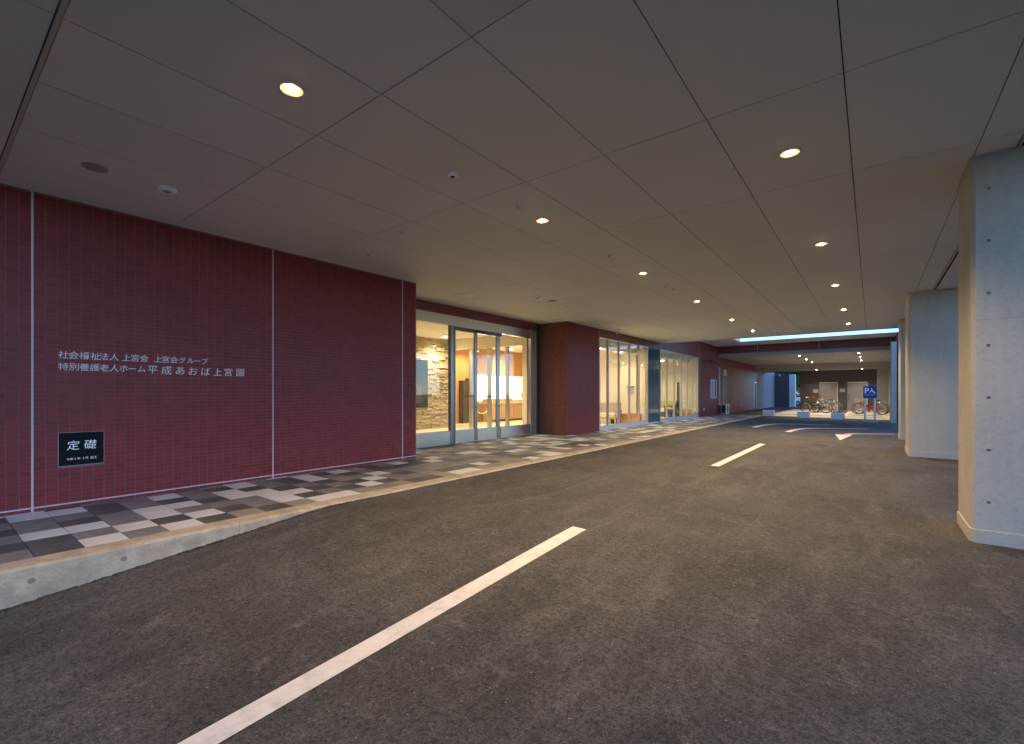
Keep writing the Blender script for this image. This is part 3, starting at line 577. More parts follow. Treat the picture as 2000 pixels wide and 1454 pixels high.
def room_light(x, y, z, e, label, s=1.2):
    t = thing("ceiling_light", (x, y, z), label, "ceiling light", "indoor ceiling lights")
    MB().lathe([(.075, .0), (.07, -.006), (.0005, -.008)], (x, y, z), n=16).build("lens", "roomglow", t)
    L = bpy.data.lights.new("lamp", 'SPOT'); L.energy = e; L.color = (1, .80, .50); L.spot_size = R(150); L.spot_blend = .8; L.shadow_soft_size = .15
    o = bpy.data.objects.new("lamp", L); COL.objects.link(o); o.parent = t; o.location = (0, 0, -.03)
for i, (x, y, z, lb, k) in enumerate(((-12.0, 9.6, ICZ, "ceiling light in front of the stone wall, left of the pair", .9), (-12.0, 11.6, ICZ, "ceiling light in front of the stone wall beside the inner doors", 1.0), (-9.9, 10.6, ICZ, "ceiling light inside the entrance doors over the mat", .9),
    (-13.2, 14.4, 3.32, "lobby ceiling light over the tall clock", 1.2), (-13.2, 17.0, 3.32, "lobby ceiling light over the reception counter", 1.3), (-11.2, 15.5, 3.32, "lobby ceiling light in the middle of the hall", 1.4), (-8.3, 16.2, 3.02, "ceiling light over the taupe sofa by the window", .8), (-8.4, 18.3, 3.02, "ceiling light by the cream partition", .45),
    (-8.6, 21.8, 3.02, "ceiling light in the second lounge next to the blue panel", .7), (-8.8, 24.4, 3.02, "ceiling light over the green sofa in the second lounge", .8), (-10.6, 23.0, 3.02, "ceiling light deep in the second lounge", .8))):
    room_light(x, y, z, ROOM * k, lb)

# ================================================================== SMALL FITTINGS
def disc_fitting(name, x, y, r, h, mt, label, cat, z=CE, inner_=None):
    t = thing(name, (x, y, z), label, cat)
    MB().lathe([(r, .001), (r, -h * .5), (r * .93, -h * .85), (r * .6, -h), (.0005, -h)], (x, y, z), n=28).build("body", mt, t, smooth=True)
    if inner_: MB().lathe([(r * .45, -h + .0), (r * .42, -h - .006), (.0005, -h - .008)], (x, y, z), n=18).build("centre", inner_, t)
    return t
disc_fitting("ceiling_speaker", -6.046, 1.102, .1, .012, "speaker", "dark round ceiling speaker above the red wall at the left", "speaker", inner_=None)
disc_fitting("smoke_detector", -6.062, 1.70, .09, .03, "fitting", "white round smoke detector beside the dark ceiling speaker", "detector", inner_="speaker")
disc_fitting("motion_sensor", -3.354, 3.35, .055, .035, "fitting", "small white domed sensor between the first two wall-side downlights", "sensor", inner_="black")
disc_fitting("sprinkler_head", -3.34, 4.44, .03, .02, "chrome", "tiny metal ceiling fitting just before the second wall-side downlight", "sprinkler", inner_="black")
disc_fitting("sprinkler_head", -5.13, 4.15, .03, .025, "white", "tiny pale ceiling fitting above the second half of the red wall", "sprinkler")
disc_fitting("sprinkler_head", -6.37, 4.48, .028, .025, "chrome", "tiny ceiling fitting close to the wall top near the third joint", "sprinkler")
disc_fitting("sprinkler_head", -3.35, 6.89, .03, .02, "chrome", "tiny metal ceiling fitting between second and third wall-side downlights", "sprinkler", inner_="black")
disc_fitting("motion_sensor", -3.372, 9.48, .06, .04, "fitting", "small white sensor after the third wall-side downlight", "sensor", inner_="black")
disc_fitting("sprinkler_head", -3.36, 9.97, .03, .02, "chrome", "tiny metal fitting just past the third wall-side downlight sensor", "sprinkler")
disc_fitting("motion_sensor", -6.10, 8.84, .075, .035, "fitting", "nearest of three white fittings in front of the entrance doors", "sensor", inner_="black")
disc_fitting("ceiling_speaker", -6.09, 9.456, .1, .014, "speaker", "middle, flat round fitting of the three before the entrance doors", "speaker")
disc_fitting("smoke_detector", -6.09, 10.07, .09, .03, "fitting", "farthest of three white fittings in front of the entrance doors", "detector", inner_="speaker")
def camera_unit(loc, aim, label):
    t = thing("security_camera", loc, label, "camera"); x, y, z = loc
    box("mount", "white", (x - .06, x + .06, y - .06, y + .06, z - .07, z), t, .006)
    a = Vector(loc) + Vector((0, 0, -.15)); d = Vector(aim).normalized()
    MB().cyl((x, y, z - .07), a, .025, 12).build("arm", "white", t)
    MB().lathe([(.0005, -.12), (.045, -.12), (.055, -.1), (.055, .12), (.045, .125), (.045, .11)], a, d, 18).build("housing", "white", t, smooth=False)
    MB().lathe([(.044, .108), (.0005, .108)], a, d, 18).build("lens", "black", t)
camera_unit((-6.98, 15.0, CE), (.55, -.8, -.5), "white security camera under the canopy above the first lounge window")
camera_unit((.68, 31.2, 3.5), (-.8, -.5, -.35), "security camera at the right corner of the parking ceiling")
camera_unit((-6.9, 50.3, 3.08), (.8, -.6, -.4), "small security camera at the far end above the pale passage wall")

# lettering on the tiled wall: two raised lines
LZ = XW + .0036
t1 = thing("wall_lettering", (XW, 1.76, 1.745), "upper, smaller line of raised metal Japanese characters on the red wall", "lettering")
for ch, y in zip("社会福祉法人上宮会上宮会グループ", (1.056, 1.144, 1.234, 1.33, 1.41, 1.503, 1.621, 1.709, 1.80, 1.941, 2.027, 2.119, 2.211, 2.305, 2.384, 2.476)):
    glyph("letter", ch, .094 if ch not in "グループ" else .088, (LZ, y, 1.744), "letter", t1, weight=-.0006)
t2 = thing("wall_lettering", (XW, 2.0, 1.606), "lower line of raised metal Japanese characters ending in larger ones", "lettering")
for i, (ch, y) in enumerate(zip("特別養護老人ホーム平成あおば上宮園", (1.056, 1.145, 1.234, 1.327, 1.413, 1.503, 1.594, 1.679, 1.771, 1.885, 2.034, 2.185, 2.335, 2.488, 2.631, 2.773, 2.93))):
    glyph("letter", ch, .094 if i < 9 else .122, (LZ, y, 1.609 if i < 9 else 1.604), "letter", t2, weight=-.0006)
# cornerstone plaque
pl = thing("cornerstone_plaque", (XW, 1.21, .47), "polished black cornerstone plaque with white characters low on the red wall", "plaque")
box("slab", "polished", (XW - .005, XW + .010, 1.015, 1.407, .475, .852), pl)
MB().box(XW, XW + .012, 1.0115, 1.0148, .4718, .8552).box(XW, XW + .012, 1.4072, 1.4105, .4718, .8552).box(XW, XW + .012, 1.015, 1.407, .8522, .8552).box(XW, XW + .012, 1.015, 1.407, .4718, .4748).build("edge_frame", "joint", pl)
for ch, y in (("定", 1.137), ("礎", 1.286)): glyph("engraved_letter", ch, .115, (XW + .0102, y, .705), "ink", pl, depth=.0008)
for ch, y in zip("令和2年3月竣工", (1.095, 1.123, 1.156, 1.186, 1.223, 1.253, 1.300, 1.331)): glyph("engraved_letter", ch, .031, (XW + .0102, y, .549), "ink", pl, depth=.0008)
# dark raised marks on the far facade
t3 = thing("facade_lettering", (XW2, 28.1, 3.1), "short row of dark raised characters high on the far red wall", "lettering")
for i, (y, h, w) in enumerate(((26.9, .16, .06), (27.3, .17, .2), (27.95, .22, .12), (28.45, .22, .18), (29.0, .24, .16), (29.5, .16, .14))):
    MB().box(XW2, XW2 + .02, y, y + w * .35, 3.02, 3.02 + h).box(XW2, XW2 + .02, y + w * .35, y + w, 3.05, 3.05 + h * .25).box(XW2, XW2 + .02, y + w * .7, y + w, 3.05 + h * .35, 3.02 + h).build("letter", "bronze", t3)
# small outlets
for y, lb in ((27.1, "small white water tap box on the far wall below the dark lettering"), (36.5, "small white outlet low on the red wall beyond the air conditioner")):
    t = thing("wall_outlet", (XW2, y, .39), lb, "outlet"); box("cover", "white", (XW2, XW2 + .05, y - .06, y + .06, .33, .46), t, .012); MB().cyl((XW2 + .05, y, .38), (XW2 + .1, y, .34), .02, 10).build("spout", "chrome", t)

# air conditioner and its duct
ac = thing("air_conditioner", (-7.0, 30.1, -.05), "white outdoor air-conditioning unit standing at the end of the pavement", "air conditioner")
X0, X1, Y0, Y1 = -7.36, -7.04, 30.5, 31.25
box("base", "kerb", (X0 - .02, X1 + .04, Y0 - .02, Y1 + .05, -.1, .0), ac); box("casing", "white", (X0, X1, Y0, Y1, .03, .62), ac, .015)
MB().torus((X1 + .005, Y0 + .3, .325), .23, .012, (1, 0, 0), 30, 6).build("fan_ring", "grey", ac)
MB().lathe([(.22, 0), (.0005, 0)], (X1 + .001, Y0 + .3, .325), (1, 0, 0), 24).build("fan_opening", "black", ac)
for k in range(7): box("grille_bar", "white", (X1 + .012, X1 + .02, Y0 + .06, Y0 + .54, .12 + .065 * k, .128 + .065 * k), ac)
box("coil_opening", "black", (X0 + .03, X1 - .05, Y0 - .004, Y0 - .001, .07, .58), ac)
for k in range(7): box("coil_guard", "grey", (X0 + .03, X1 - .05, Y0 - .012, Y0 - .005, .08 + .078 * k, .09 + .078 * k), ac)
for k in range(4): box("coil_guard", "grey", (X0 + .05 + .06 * k, X0 + .058 + .06 * k, Y0 - .012, Y0 - .005, .07, .58), ac)
for y in (Y0 + .08, Y1 - .13): box("foot", "grey", (X0, X1, y, y + .05, .0, .029), ac)
dct = thing("duct_cover", (XW2, 30.35, .6), "white vertical refrigerant duct on the red wall above the air conditioner", "duct")
box("duct", "paleduct", (XW2, XW2 + .07, 30.36, 30.44, .55, 2.75), dct, .01); box("elbow", "paleduct", (XW2, XW2 + .08, 30.2, 30.45, 2.751, 2.87), dct, .015)

# ================================================================== FAR PARKING AREA
lot = struct(strip([-5.0, -2, .95], [30.9, 37, 43.95], road_z, .006).build("parking_floor", "lot"))
def lotline(x0, x1, y0, y1, mt="paint"):
    m = MB(); m.add([(x, y, road_z(x, y) + .012) for x, y in ((x0, y0), (x1, y0), (x1, y1), (x0, y1))], [(0, 1, 2, 3)]); m.build("parking_line", mt, lot)
for y in (32.2, 34.2): lotline(-5, .9, y, y + .15)
lotline(-4.9, .6, 32.9, 33.5, "bed"); lotline(-1.2, .5, 35.3, 36.3, "bed"); lotline(-2.2, -1.4, 38.5, 43, "asphalt")
bw = thing("store_room", (-2, 44, -.1), "dark grey store wall with two pale doors behind the bicycles", "building")
box("wall", "grey", (-4.59, .29, 44, 44.3, -.2, 3.08), bw); box("side_wall", "grey", (-4.59, -4.3, 44.3, 45.6, -.2, 3.08), bw)
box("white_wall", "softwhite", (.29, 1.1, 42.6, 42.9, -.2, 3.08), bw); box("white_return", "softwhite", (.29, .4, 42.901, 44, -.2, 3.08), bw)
for x0, x1 in ((-3.3, -2.15), (-1.5, -.32)):
    d = box("door", "door", (x0, x1, 43.96, 43.999, -.08, 2.1), bw); box("door_handle", "darkalu", (x0 + .08, x0 + .12, 43.91, 43.959, .75, 1.2), d); box("door_frame", "white", (x1, x1 + .05, 43.94, 43.998, -.08, 2.15), d); box("door_frame", "white", (x0, x1, 43.94, 43.998, 2.101, 2.15), d)
for x0, z0 in ((-3.7, 1.33), (-1.98, 1.38)): box("notice", "paper", (x0, x0 + .34, 43.98, 43.999, z0, z0 + .26), bw)
ep = thing("white_pillar", (-6, 51, -.2), "bright white pillar at the far end of the passage", "pillar"); box("shaft", "brightwhite", (-6.22, -5.73, 51.02, 51.5, -.3, 3.07), ep, .01); box("base", "kerb", (-6.24, -5.71, 51.0, 51.52, -.3, -.02), ep)
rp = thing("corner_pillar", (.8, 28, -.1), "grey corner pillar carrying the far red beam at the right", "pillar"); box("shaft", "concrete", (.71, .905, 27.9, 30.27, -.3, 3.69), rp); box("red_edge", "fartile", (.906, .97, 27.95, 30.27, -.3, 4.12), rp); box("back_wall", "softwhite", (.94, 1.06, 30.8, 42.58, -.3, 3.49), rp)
dp = thing("downpipe", (1.0, 27.85, -.1), "pale vertical rainwater pipe beside the grey corner pillar", "pipe"); MB().cyl((1.0, 27.88, -.15), (1.0, 27.88, 4.1), .038, 14).build("pipe", "paleduct", dp, smooth=True)
for z in (.55, 1.75, 2.95): MB().cyl((1.0, 27.88, z - .025), (1.0, 27.88, z + .025), .048, 14).build("bracket", "chrome", dp)
for (x, y), lb in zip(((-4.99, 30.0), (-3.23, 29.5), (-1.69, 29.2)), ("left white concrete block in the row before the bicycles", "middle white concrete block in the row before the bicycles", "right white concrete block, next to the blue sign")):
    zb = road_z(x, y); t = thing("wheel_block", (x, y, zb), lb, "block", "white concrete blocks"); box("block", "white", (x, x + .58, y, y + .28, zb + .001, zb + .34), t, .018); box("foot", "kerb", (x + .03, x + .55, y + .02, y + .26, zb - .03, zb + .002), t)
# parking sign
zs = road_z(-.1, 28)
ps = thing("parking_sign", (-.08, 28, zs), "blue disabled parking sign on two white posts with a concrete base", "sign")
box("base", "kerb", (-.36, .2, 27.9, 28.2, zs - .02, zs + .13), ps, .012)
for x0 in (-.31, .06): box("post", "silver", (x0, x0 + .09, 28.0, 28.07, zs + .13, 1.65), ps, .006)
pn = box("panel", "bluesign", (-.335, .177, 27.965, 27.999, 1.06, 1.63), ps)
glyph("letter", "P", .36, (-.19, 27.964, 1.42), "ink", ps, FRONTROT, .001, .008, 0)
wc = MB(); wc.torus((-.005, 27.962, 1.335), .078, .016, (0, 1, 0), 20, 5, R(-30), R(230)); wc.lathe([(.0005, 0), (.03, 0)], (-.015, 27.961, 1.50), (0, -1, 0), 14)
wc.tube([(-.015, 27.962, 1.46), (-.005, 27.962, 1.38), (.06, 27.962, 1.38), (.09, 27.962, 1.31), (.125, 27.962, 1.32)], .016, 6); wc.build("wheelchair_symbol", "ink", ps)
for k in range(12): box("small_print", "ink", (-.28 + .033 * k, -.258 + .033 * k, 27.961, 27.964, 1.2 + .004 * (k % 3), 1.22 + .003 * (k % 2)), ps)

# ------------------------------------------------------------------ bicycles
def bicycle(loc, rz, label, paint, saddle, basket=None, rear=None, fender="chrome", steer=0, grip="black"):
    t = thing("bicycle", loc, label, "bicycle", "parked bicycles", rz); t.scale = (1.07, 1.07, 1.07)
    r = .335; F = Vector((.56, 0, r)); B = Vector((-.54, 0, r)); bbk = Vector((-.08, 0, .27)); seat = Vector((-.24, 0, .78)); head = Vector((.36, 0, .80)); hb = Vector((.40, 0, .66)); top = Vector((.33, 0, .98))
    sq = Matrix.Rotation(steer, 4, 'Z')
    def steered(p): p = Vector(p) - hb; q = sq @ p; return q + hb
    def L(nm, mb, mt, par=t, sm=True): return mb.build(nm, mt, par, local=True, smooth=sm)
    for c, st_ in ((F, steer), (B, 0)):
        cc = steered(c) if st_ else c; ax = (sq @ Vector((0, 1, 0))) if st_ else Vector((0, 1, 0))
        w = L("wheel", MB().torus(cc, r - .024, .024, ax, 36, 8), "rubber"); L("rim", MB().torus(cc, r - .05, .013, ax, 36, 6), "chrome", w)
        sp = MB(); u = ax.cross(Vector((0, 0, 1))).normalized()
        for k in range(20):
            a = 2 * math.pi * k / 20; d = u * math.cos(a) + Vector((0, 0, 1)) * math.sin(a); sp.cyl(cc + ax * (.02 if k % 2 else -.02) + d * .02, cc + d * (r - .045), .0024, 4, cap=False)
        sp.cyl(cc - ax * .04, cc + ax * .04, .022, 10); L("spokes", sp, "chrome", w)
        fm = MB(); n = 14; a0, a1 = (R(20), R(150)) if c is F else (R(10), R(195))
        for k in range(n):
            for a, b in ((a0 + (a1 - a0) * k / n, a0 + (a1 - a0) * (k + 1) / n),):
                q = [cc + (u * -math.cos(z_) + Vector((0, 0, 1)) * math.sin(z_)) * (r + .02) + ax * s_ for z_ in (a, b) for s_ in (-.028, .028)]
                if c is F: q = [cc + (u * math.cos(z_) + Vector((0, 0, 1)) * math.sin(z_)) * (r + .02) + ax * s_ for z_ in (a, b) for s_ in (-.028, .028)]
                fm.add(q + [p + Vector((0, 0, .006)) for p in q], [(0, 1, 3, 2), (4, 6, 7, 5), (0, 4, 5, 1), (2, 3, 7, 6), (0, 2, 6, 4), (1, 5, 7, 3)])
        L("fender", fm, fender, t, False)
    fr = MB().tube([seat - Vector((0, 0, .06)), bbk], .023, 10).tube([hb + Vector((-.02, 0, .06)), Vector((.12, 0, .36)), bbk], .03, 10).tube([hb, Vector((.1, 0, .44)), seat - Vector((-.06, 0, .28))], .02, 8)
    for s_ in (-1, 1): fr.tube([bbk + Vector((0, .03 * s_, 0)), B + Vector((0, .05 * s_, 0))], .010, 6).tube([seat + Vector((0, .02 * s_, -.14)), B + Vector((0, .05 * s_, 0))], .009, 6)
    fr.tube([hb - Vector((-.01, 0, .05)), head], .02, 10); L("frame", fr, paint)
    fk = MB()
    for s_ in (-1, 1): fk.tube([steered(hb + Vector((.01, .045 * s_, -.02))), steered(Vector((.47, .05 * s_, .5))), steered(F + Vector((0, .05 * s_, 0)))], .011, 6)
    L("fork", fk, paint)
    h = MB().tube([steered(head), steered(top)], .014, 8).tube([steered(top + Vector((-.13, -.29, .03))), steered(top + Vector((.03, -.2, .02))), steered(top), steered(top + Vector((.03, .2, .02))), steered(top + Vector((-.13, .29, .03)))], .011, 8); L("handlebar", h, "chrome")
    for s_ in (-1, 1): L("grip", MB().cyl(steered(top + Vector((-.16, .29 * s_, .03))), steered(top + Vector((-.03, .24 * s_, .027))), .017, 8), grip)
    L("seat_post", MB().tube([seat - Vector((0, 0, .1)), seat + Vector((-.02, 0, .06))], .013, 8), "chrome")
    sd = MB(); secs = [(-.15, .10, .03), (-.1, .105, .045), (0, .07, .04), (.09, .028, .03), (.13, .015, .015)]; vv = []; n = 8
    for sx, sw, sh in secs:
        for k in range(n): a = 2 * math.pi * k / n; vv.append((seat.x - .03 + sx, sw * math.cos(a), seat.z + .075 + sh * math.sin(a)))
    sd.add(vv, [(j * n + k, j * n + (k + 1) % n, (j + 1) * n + (k + 1) % n, (j + 1) * n + k) for j in range(len(secs) - 1) for k in range(n)] + [tuple(range(n)), tuple(range(4 * n, 5 * n))]); L("saddle", sd, saddle)
    ck = MB().lathe([(.0005, 0), (.085, 0), (.085, .006), (.0005, .006)], bbk + Vector((0, -.05, 0)), (0, 1, 0), 18).cyl(bbk - Vector((0, .06, 0)), bbk + Vector((0, .06, 0)), .014, 8).tube([bbk + Vector((0, -.06, 0)), bbk + Vector((.12, -.065, -.11))], .009, 6).tube([bbk + Vector((0, .06, 0)), bbk + Vector((-.12, .065, .11))], .009, 6); L("crank", ck, "chrome")
    for d in (Vector((.12, -.11, -.11)), Vector((-.12, .11, .11))): L("pedal", MB().box(*(q for a, e in zip(bbk + d, (.045, .04, .012)) for q in (a - e, a + e))), "black", sm=False)
    cg = MB(); cg.prism([(-.58, .30), (-.54, .40), (-.1, .37), (.02, .33), (.03, .24), (-.08, .18), (-.5, .29)], lambda p: (p[0], -.075, p[1]), lambda p: (p[0], -.062, p[1])); L("chain_guard", cg, paint, sm=False)
    rk = MB()
    for s_ in (-.055, .055): rk.tube([(-.28, s_, .70), (-.78, s_, .71)], .007, 6).tube([(-.72, s_, .71), (B.x, s_, B.z)], .006, 6)
    for k in range(5): rk.cyl((-.36 - .1 * k, -.055, .70), (-.36 - .1 * k, .055, .70), .006, 6)
    L("rear_rack", rk, "chrome"); L("kickstand", MB().tube([B + Vector((.02, -.06, 0)), Vector((B.x - .02, -.19, .012))], .009, 6), "chrome")
    L("headlight", MB().lathe([(.0005, -.03), (.03, -.02), (.034, .03), (.0005, .035)], steered((.5, 0, .74)), steered((.9, 0, .74)) - steered((.5, 0, .74)), 12), "black"); L("tail_reflector", MB().box(-.9, -.885, -.03, .03, .45, .5), "redpaint", sm=False)
    def wire(cx, cz, mt, solid=False):
        b = MB(); z0, z1 = cz, cz + .22
        def ringp(z, e): return [(cx - .13 - e, -.16 - e, z), (cx + .15 + e, -.16 - e, z), (cx + .15 + e, .16 + e, z), (cx - .13 - e, .16 + e, z)]
        if solid:
            a, c = ringp(z0, 0), ringp(z1, .03); b.add(a + c, [(3, 2, 1, 0), (0, 1, 5, 4), (1, 2, 6, 5), (2, 3, 7, 6), (3, 0, 4, 7)]); return b
        for k in range(5):
            q = ringp(z0 + (z1 - z0) * k / 4, .03 * k / 4); b.tube(q + [q[0]], .005 if k in (0, 4) else .003, 5)
        lo, hi = ringp(z0, 0), ringp(z1, .03)
        for i in range(4):
            for k in range(6):
                f = k / 6; b.cyl(Vector(lo[i]).lerp(Vector(lo[(i + 1) % 4]), f), Vector(hi[i]).lerp(Vector(hi[(i + 1) % 4]), f), .003, 5)
        for k in range(5): y = -.13 + .065 * k; b.cyl((cx - .13, y, z0), (cx + .15, y, z0), .003, 5)
        return b
    if basket: L("front_basket", wire(.56, .73, basket, basket == "brown"), basket, sm=False)
    if rear: L("rear_basket", wire(-.55, .72, rear), rear, sm=False)
    return t
BY = lambda x, y: road_z(x, y) + .006
bicycle((-3.0, 37.4, BY(-3, 37.4)), R(183), "black city bicycle nearest the driveway with yellow saddle and turned front wheel", "black", "yellow", None, None, "black", R(38), "yellow")
bicycle((-2.55, 38.1, BY(-2.5, 38.1)), R(178), "cream bicycle with brown front basket and pale rear fender", "creampaint", "brown", "brown", None, "white", R(6), "brown")
bicycle((-2.45, 38.8, BY(-2.4, 38.8)), R(4), "white bicycle farthest back of the left cluster, facing right", "white", "brown", None, None, "silver", R(-8))
bicycle((-.12, 37.6, BY(-.1, 37.6)), R(180), "bright red bicycle with wire front basket behind the blue sign", "redpaint", "black", "chrome", None, "redpaint", R(5), "white")
bicycle((-.02, 38.3, BY(0, 38.3)), R(181), "dark bicycle with wire rear basket partly hidden by the red one", "black", "black", None, "chrome", "black", R(-4))

# ================================================================== LOBBY AND LOUNGE FURNITURE
ct = thing("reception_counter", (-13.2, 17.2, 0), "long light wood reception counter in front of the lit office", "counter")
box("front", "lightwood", (-13.7, -13.4, 15.6, 19.1, ISF, .83), ct); box("top", "creamcloth", (-13.85, -13.32, 15.55, 19.1, .831, .87), ct, .006); box("raised_section", "lightwood", (-13.75, -13.45, 15.6, 17.42, .871, 1.05), ct); box("plinth", "darkwood", (-13.39, -13.385, 15.6, 19.1, ISF, .1), ct)
for y in (16.5, 17.4, 18.3): box("panel_joint", "darkwood", (-13.399, -13.396, y, y + .012, .1, .82), ct)
ck = thing("grandfather_clock", (-13.7, 14.9, 0), "tall clock with round pale dial beside the dark slate shelf", "clock")
box("case", "darkwood", (-13.97, -13.7, 14.72, 15.12, ISF, 1.95), ck, .01); MB().lathe([(.0005, .004), (.15, .004), (.16, 0)], (-13.698, 14.92, 1.68), (1, 0, 0), 24).build("dial", "creamcloth", ck); box("glass_front", "brass", (-13.7, -13.69, 14.82, 15.02, .6, 1.4), ck)
MB().box(-13.693, -13.688, 14.917, 14.923, 1.68, 1.79).box(-13.693, -13.688, 14.92, 15.0, 1.677, 1.683).build("hands", "black", ck)
sh = thing("slate_shelf", (-13.8, 14.5, 0), "dark slate feature shelf against the orange wood wall", "shelf"); box("body", "slate", (-13.99, -13.75, 14.36, 14.7, ISF, 1.84), sh)
for k in range(8): box("course", "darkwood", (-13.76, -13.735, 14.36, 14.7, .1 + .22 * k, .28 + .22 * k), sh)
rb = thing("rope_barrier", (-12.9, 14.6, 0), "pair of brass posts with a hanging rope before the counter", "barrier")
for y in (14.0, 15.25):
    MB().lathe([(.0005, ISF), (.15, ISF), (.15, .03), (.03, .05), (.02, .08), (.02, .88), (.035, .9), (.045, .94), (.03, .98), (.0005, .99)], (-12.9, y, 0), n=16).build("post", "brass", rb, smooth=True)
MB().tube([(-12.9, 14.0 + 1.25 * i / 12, .86 - .42 * (1 - (2 * i / 12 - 1) ** 2)) for i in range(13)], .02, 8).build("rope", "rope", rb)
fl = thing("flower_arrangement", (-13.5, 18.4, .87), "colourful flower arrangement on the reception counter", "flowers"); MB().lathe([(.0005, 0), (.08, 0), (.11, .1), (.09, .18), (.07, .18)], (-13.5, 18.4, .871), n=14).build("vase", "vase", fl, smooth=True)
for nm, mt, seed, n in (("blooms", "flower", 1, 40), ("foliage", "leaf", 2, 40), ("yellow_blooms", "yellow", 3, 22)):
    m = MB(); q = random.Random(seed)
    for _ in range(n):
        c = Vector((-13.5 + q.gauss(0, .11), 18.4 + q.gauss(0, .14), 1.22 + q.gauss(0, .10))); s_ = q.uniform(.02, .05)
        m.lathe([(.0005, -s_ * .6), (s_, 0), (s_ * .6, s_ * .6), (.0005, s_ * .7)], c, (q.uniform(-1, 1), q.uniform(-1, 1), 1), 6)
    m.build(nm, mt, fl)
tv = thing("wall_screen", (-12.55, 10.9, .8), "large dark information screen on the stone wall inside the entrance", "screen"); box("frame", "black", (-12.57, -12.5, 10.3, 11.25, .8, 2.48), tv, .005); box("display", "screen", (-12.499, -12.495, 10.33, 11.22, .83, 2.45), tv); box("poster", "slate", (-12.494, -12.49, 10.55, 11.0, .95, 1.6), tv)
def sofa(loc, rz, w, back, seat_, wood, label):
    t = thing("sofa", loc, label, "sofa", None, rz)
    def B(nm, mt, b, bv=.03): return MB().box(*b).build(nm, mt, t, local=True, bevel=bv, seg=3)
    B("seat", seat_, (-w / 2 + .08, w / 2 - .08, -.3, .28, .26, .44)); bk = MB().prism([(.2, .4), (.33, .4), (.42, .86), (.31, .88)], lambda p: (-w / 2 + .08, p[0], p[1]), lambda p: (w / 2 - .08, p[0], p[1])).build("backrest", back, t, local=True, bevel=.03)
    for s_ in (-1, 1):
        x = s_ * (w / 2 - .04); m = MB().tube([(x, -.3, .0), (x, -.3, .58), (x, .3, .62), (x, .36, .0)], .025, 8); m.build("armrest", wood, t, local=True)
        B("leg", wood, (x - .025, x + .025, -.32, -.27, 0, .3), .004)
    B("seat_frame", wood, (-w / 2 + .05, w / 2 - .05, -.31, .3, .2, .259), .005)
    return t
sofa((-9.15, 18.2, ISF), R(0), 1.5, "taupe", "creamcloth", "lightwood", "taupe sofa with pale seat behind the first lounge window")
sofa((-9.3, 25.5, ISF), R(0), 1.5, "green", "creamcloth", "darkwood", "lime green sofa behind the second lounge window")
sofa((-9.4, 23.6, ISF), R(90), .62, "darkwood", "slate", "darkwood", "dark wooden armchair left of the green sofa")
sofa((-8.55, 24.9, ISF), R(-70), .62, "darkwood", "slate", "darkwood", "dark wooden armchair right of the green sofa")
cb = thing("side_cabinet", (-9.3, 17.0, ISF), "small light wood cabinet before the taupe sofa", "cabinet"); box("body", "lightwood", (-9.75, -9.2, 16.9, 17.3, ISF, .45), cb, .006); box("top", "creamcloth", (-9.77, -9.18, 16.88, 17.32, .451, .48), cb, .005); box("drawer_line", "darkwood", (-9.7, -9.25, 16.896, 16.899, .25, .258), cb)
for (x0, x1, y0, y1), lb in (((-8.75, -7.75, 18.75, 19.15), "low brown wood box at the cream partition in the first lounge"), ((-8.3, -7.75, 25.7, 26.1), "low brown wood box at the end of the second lounge")):
    t = thing("wood_box", ((x0 + x1) / 2, y0, ISF), lb, "planter"); box("body", "wood", (x0, x1, y0, y1, ISF, .4), t, .006); box("lid", "lightwood", (x0 - .01, x1 + .01, y0 - .01, y1 + .01, .401, .42), t)
bn = thing("waste_bin", (-8.75, 18.4, ISF), "small dark waste bin between the taupe sofa and the wood box", "bin"); MB().lathe([(.0005, 0), (.12, 0), (.15, .32), (.14, .32), (.11, .02)], (-8.72, 18.35, ISF), n=18).build("body", "black", bn, smooth=True); MB().torus((-8.72, 18.35, ISF + .32), .145, .008).build("rim", "darkalu", bn)
nb = thing("notice_board", (-8.5, 19.19, 1.3), "framed notice on the cream partition behind the first lounge window", "notice"); box("frame", "darkwood", (-8.5, -8.15, 19.17, 19.199, 1.55, 1.6), nb); box("sheet", "paper", (-8.48, -8.17, 19.185, 19.198, 1.25, 1.54), nb)

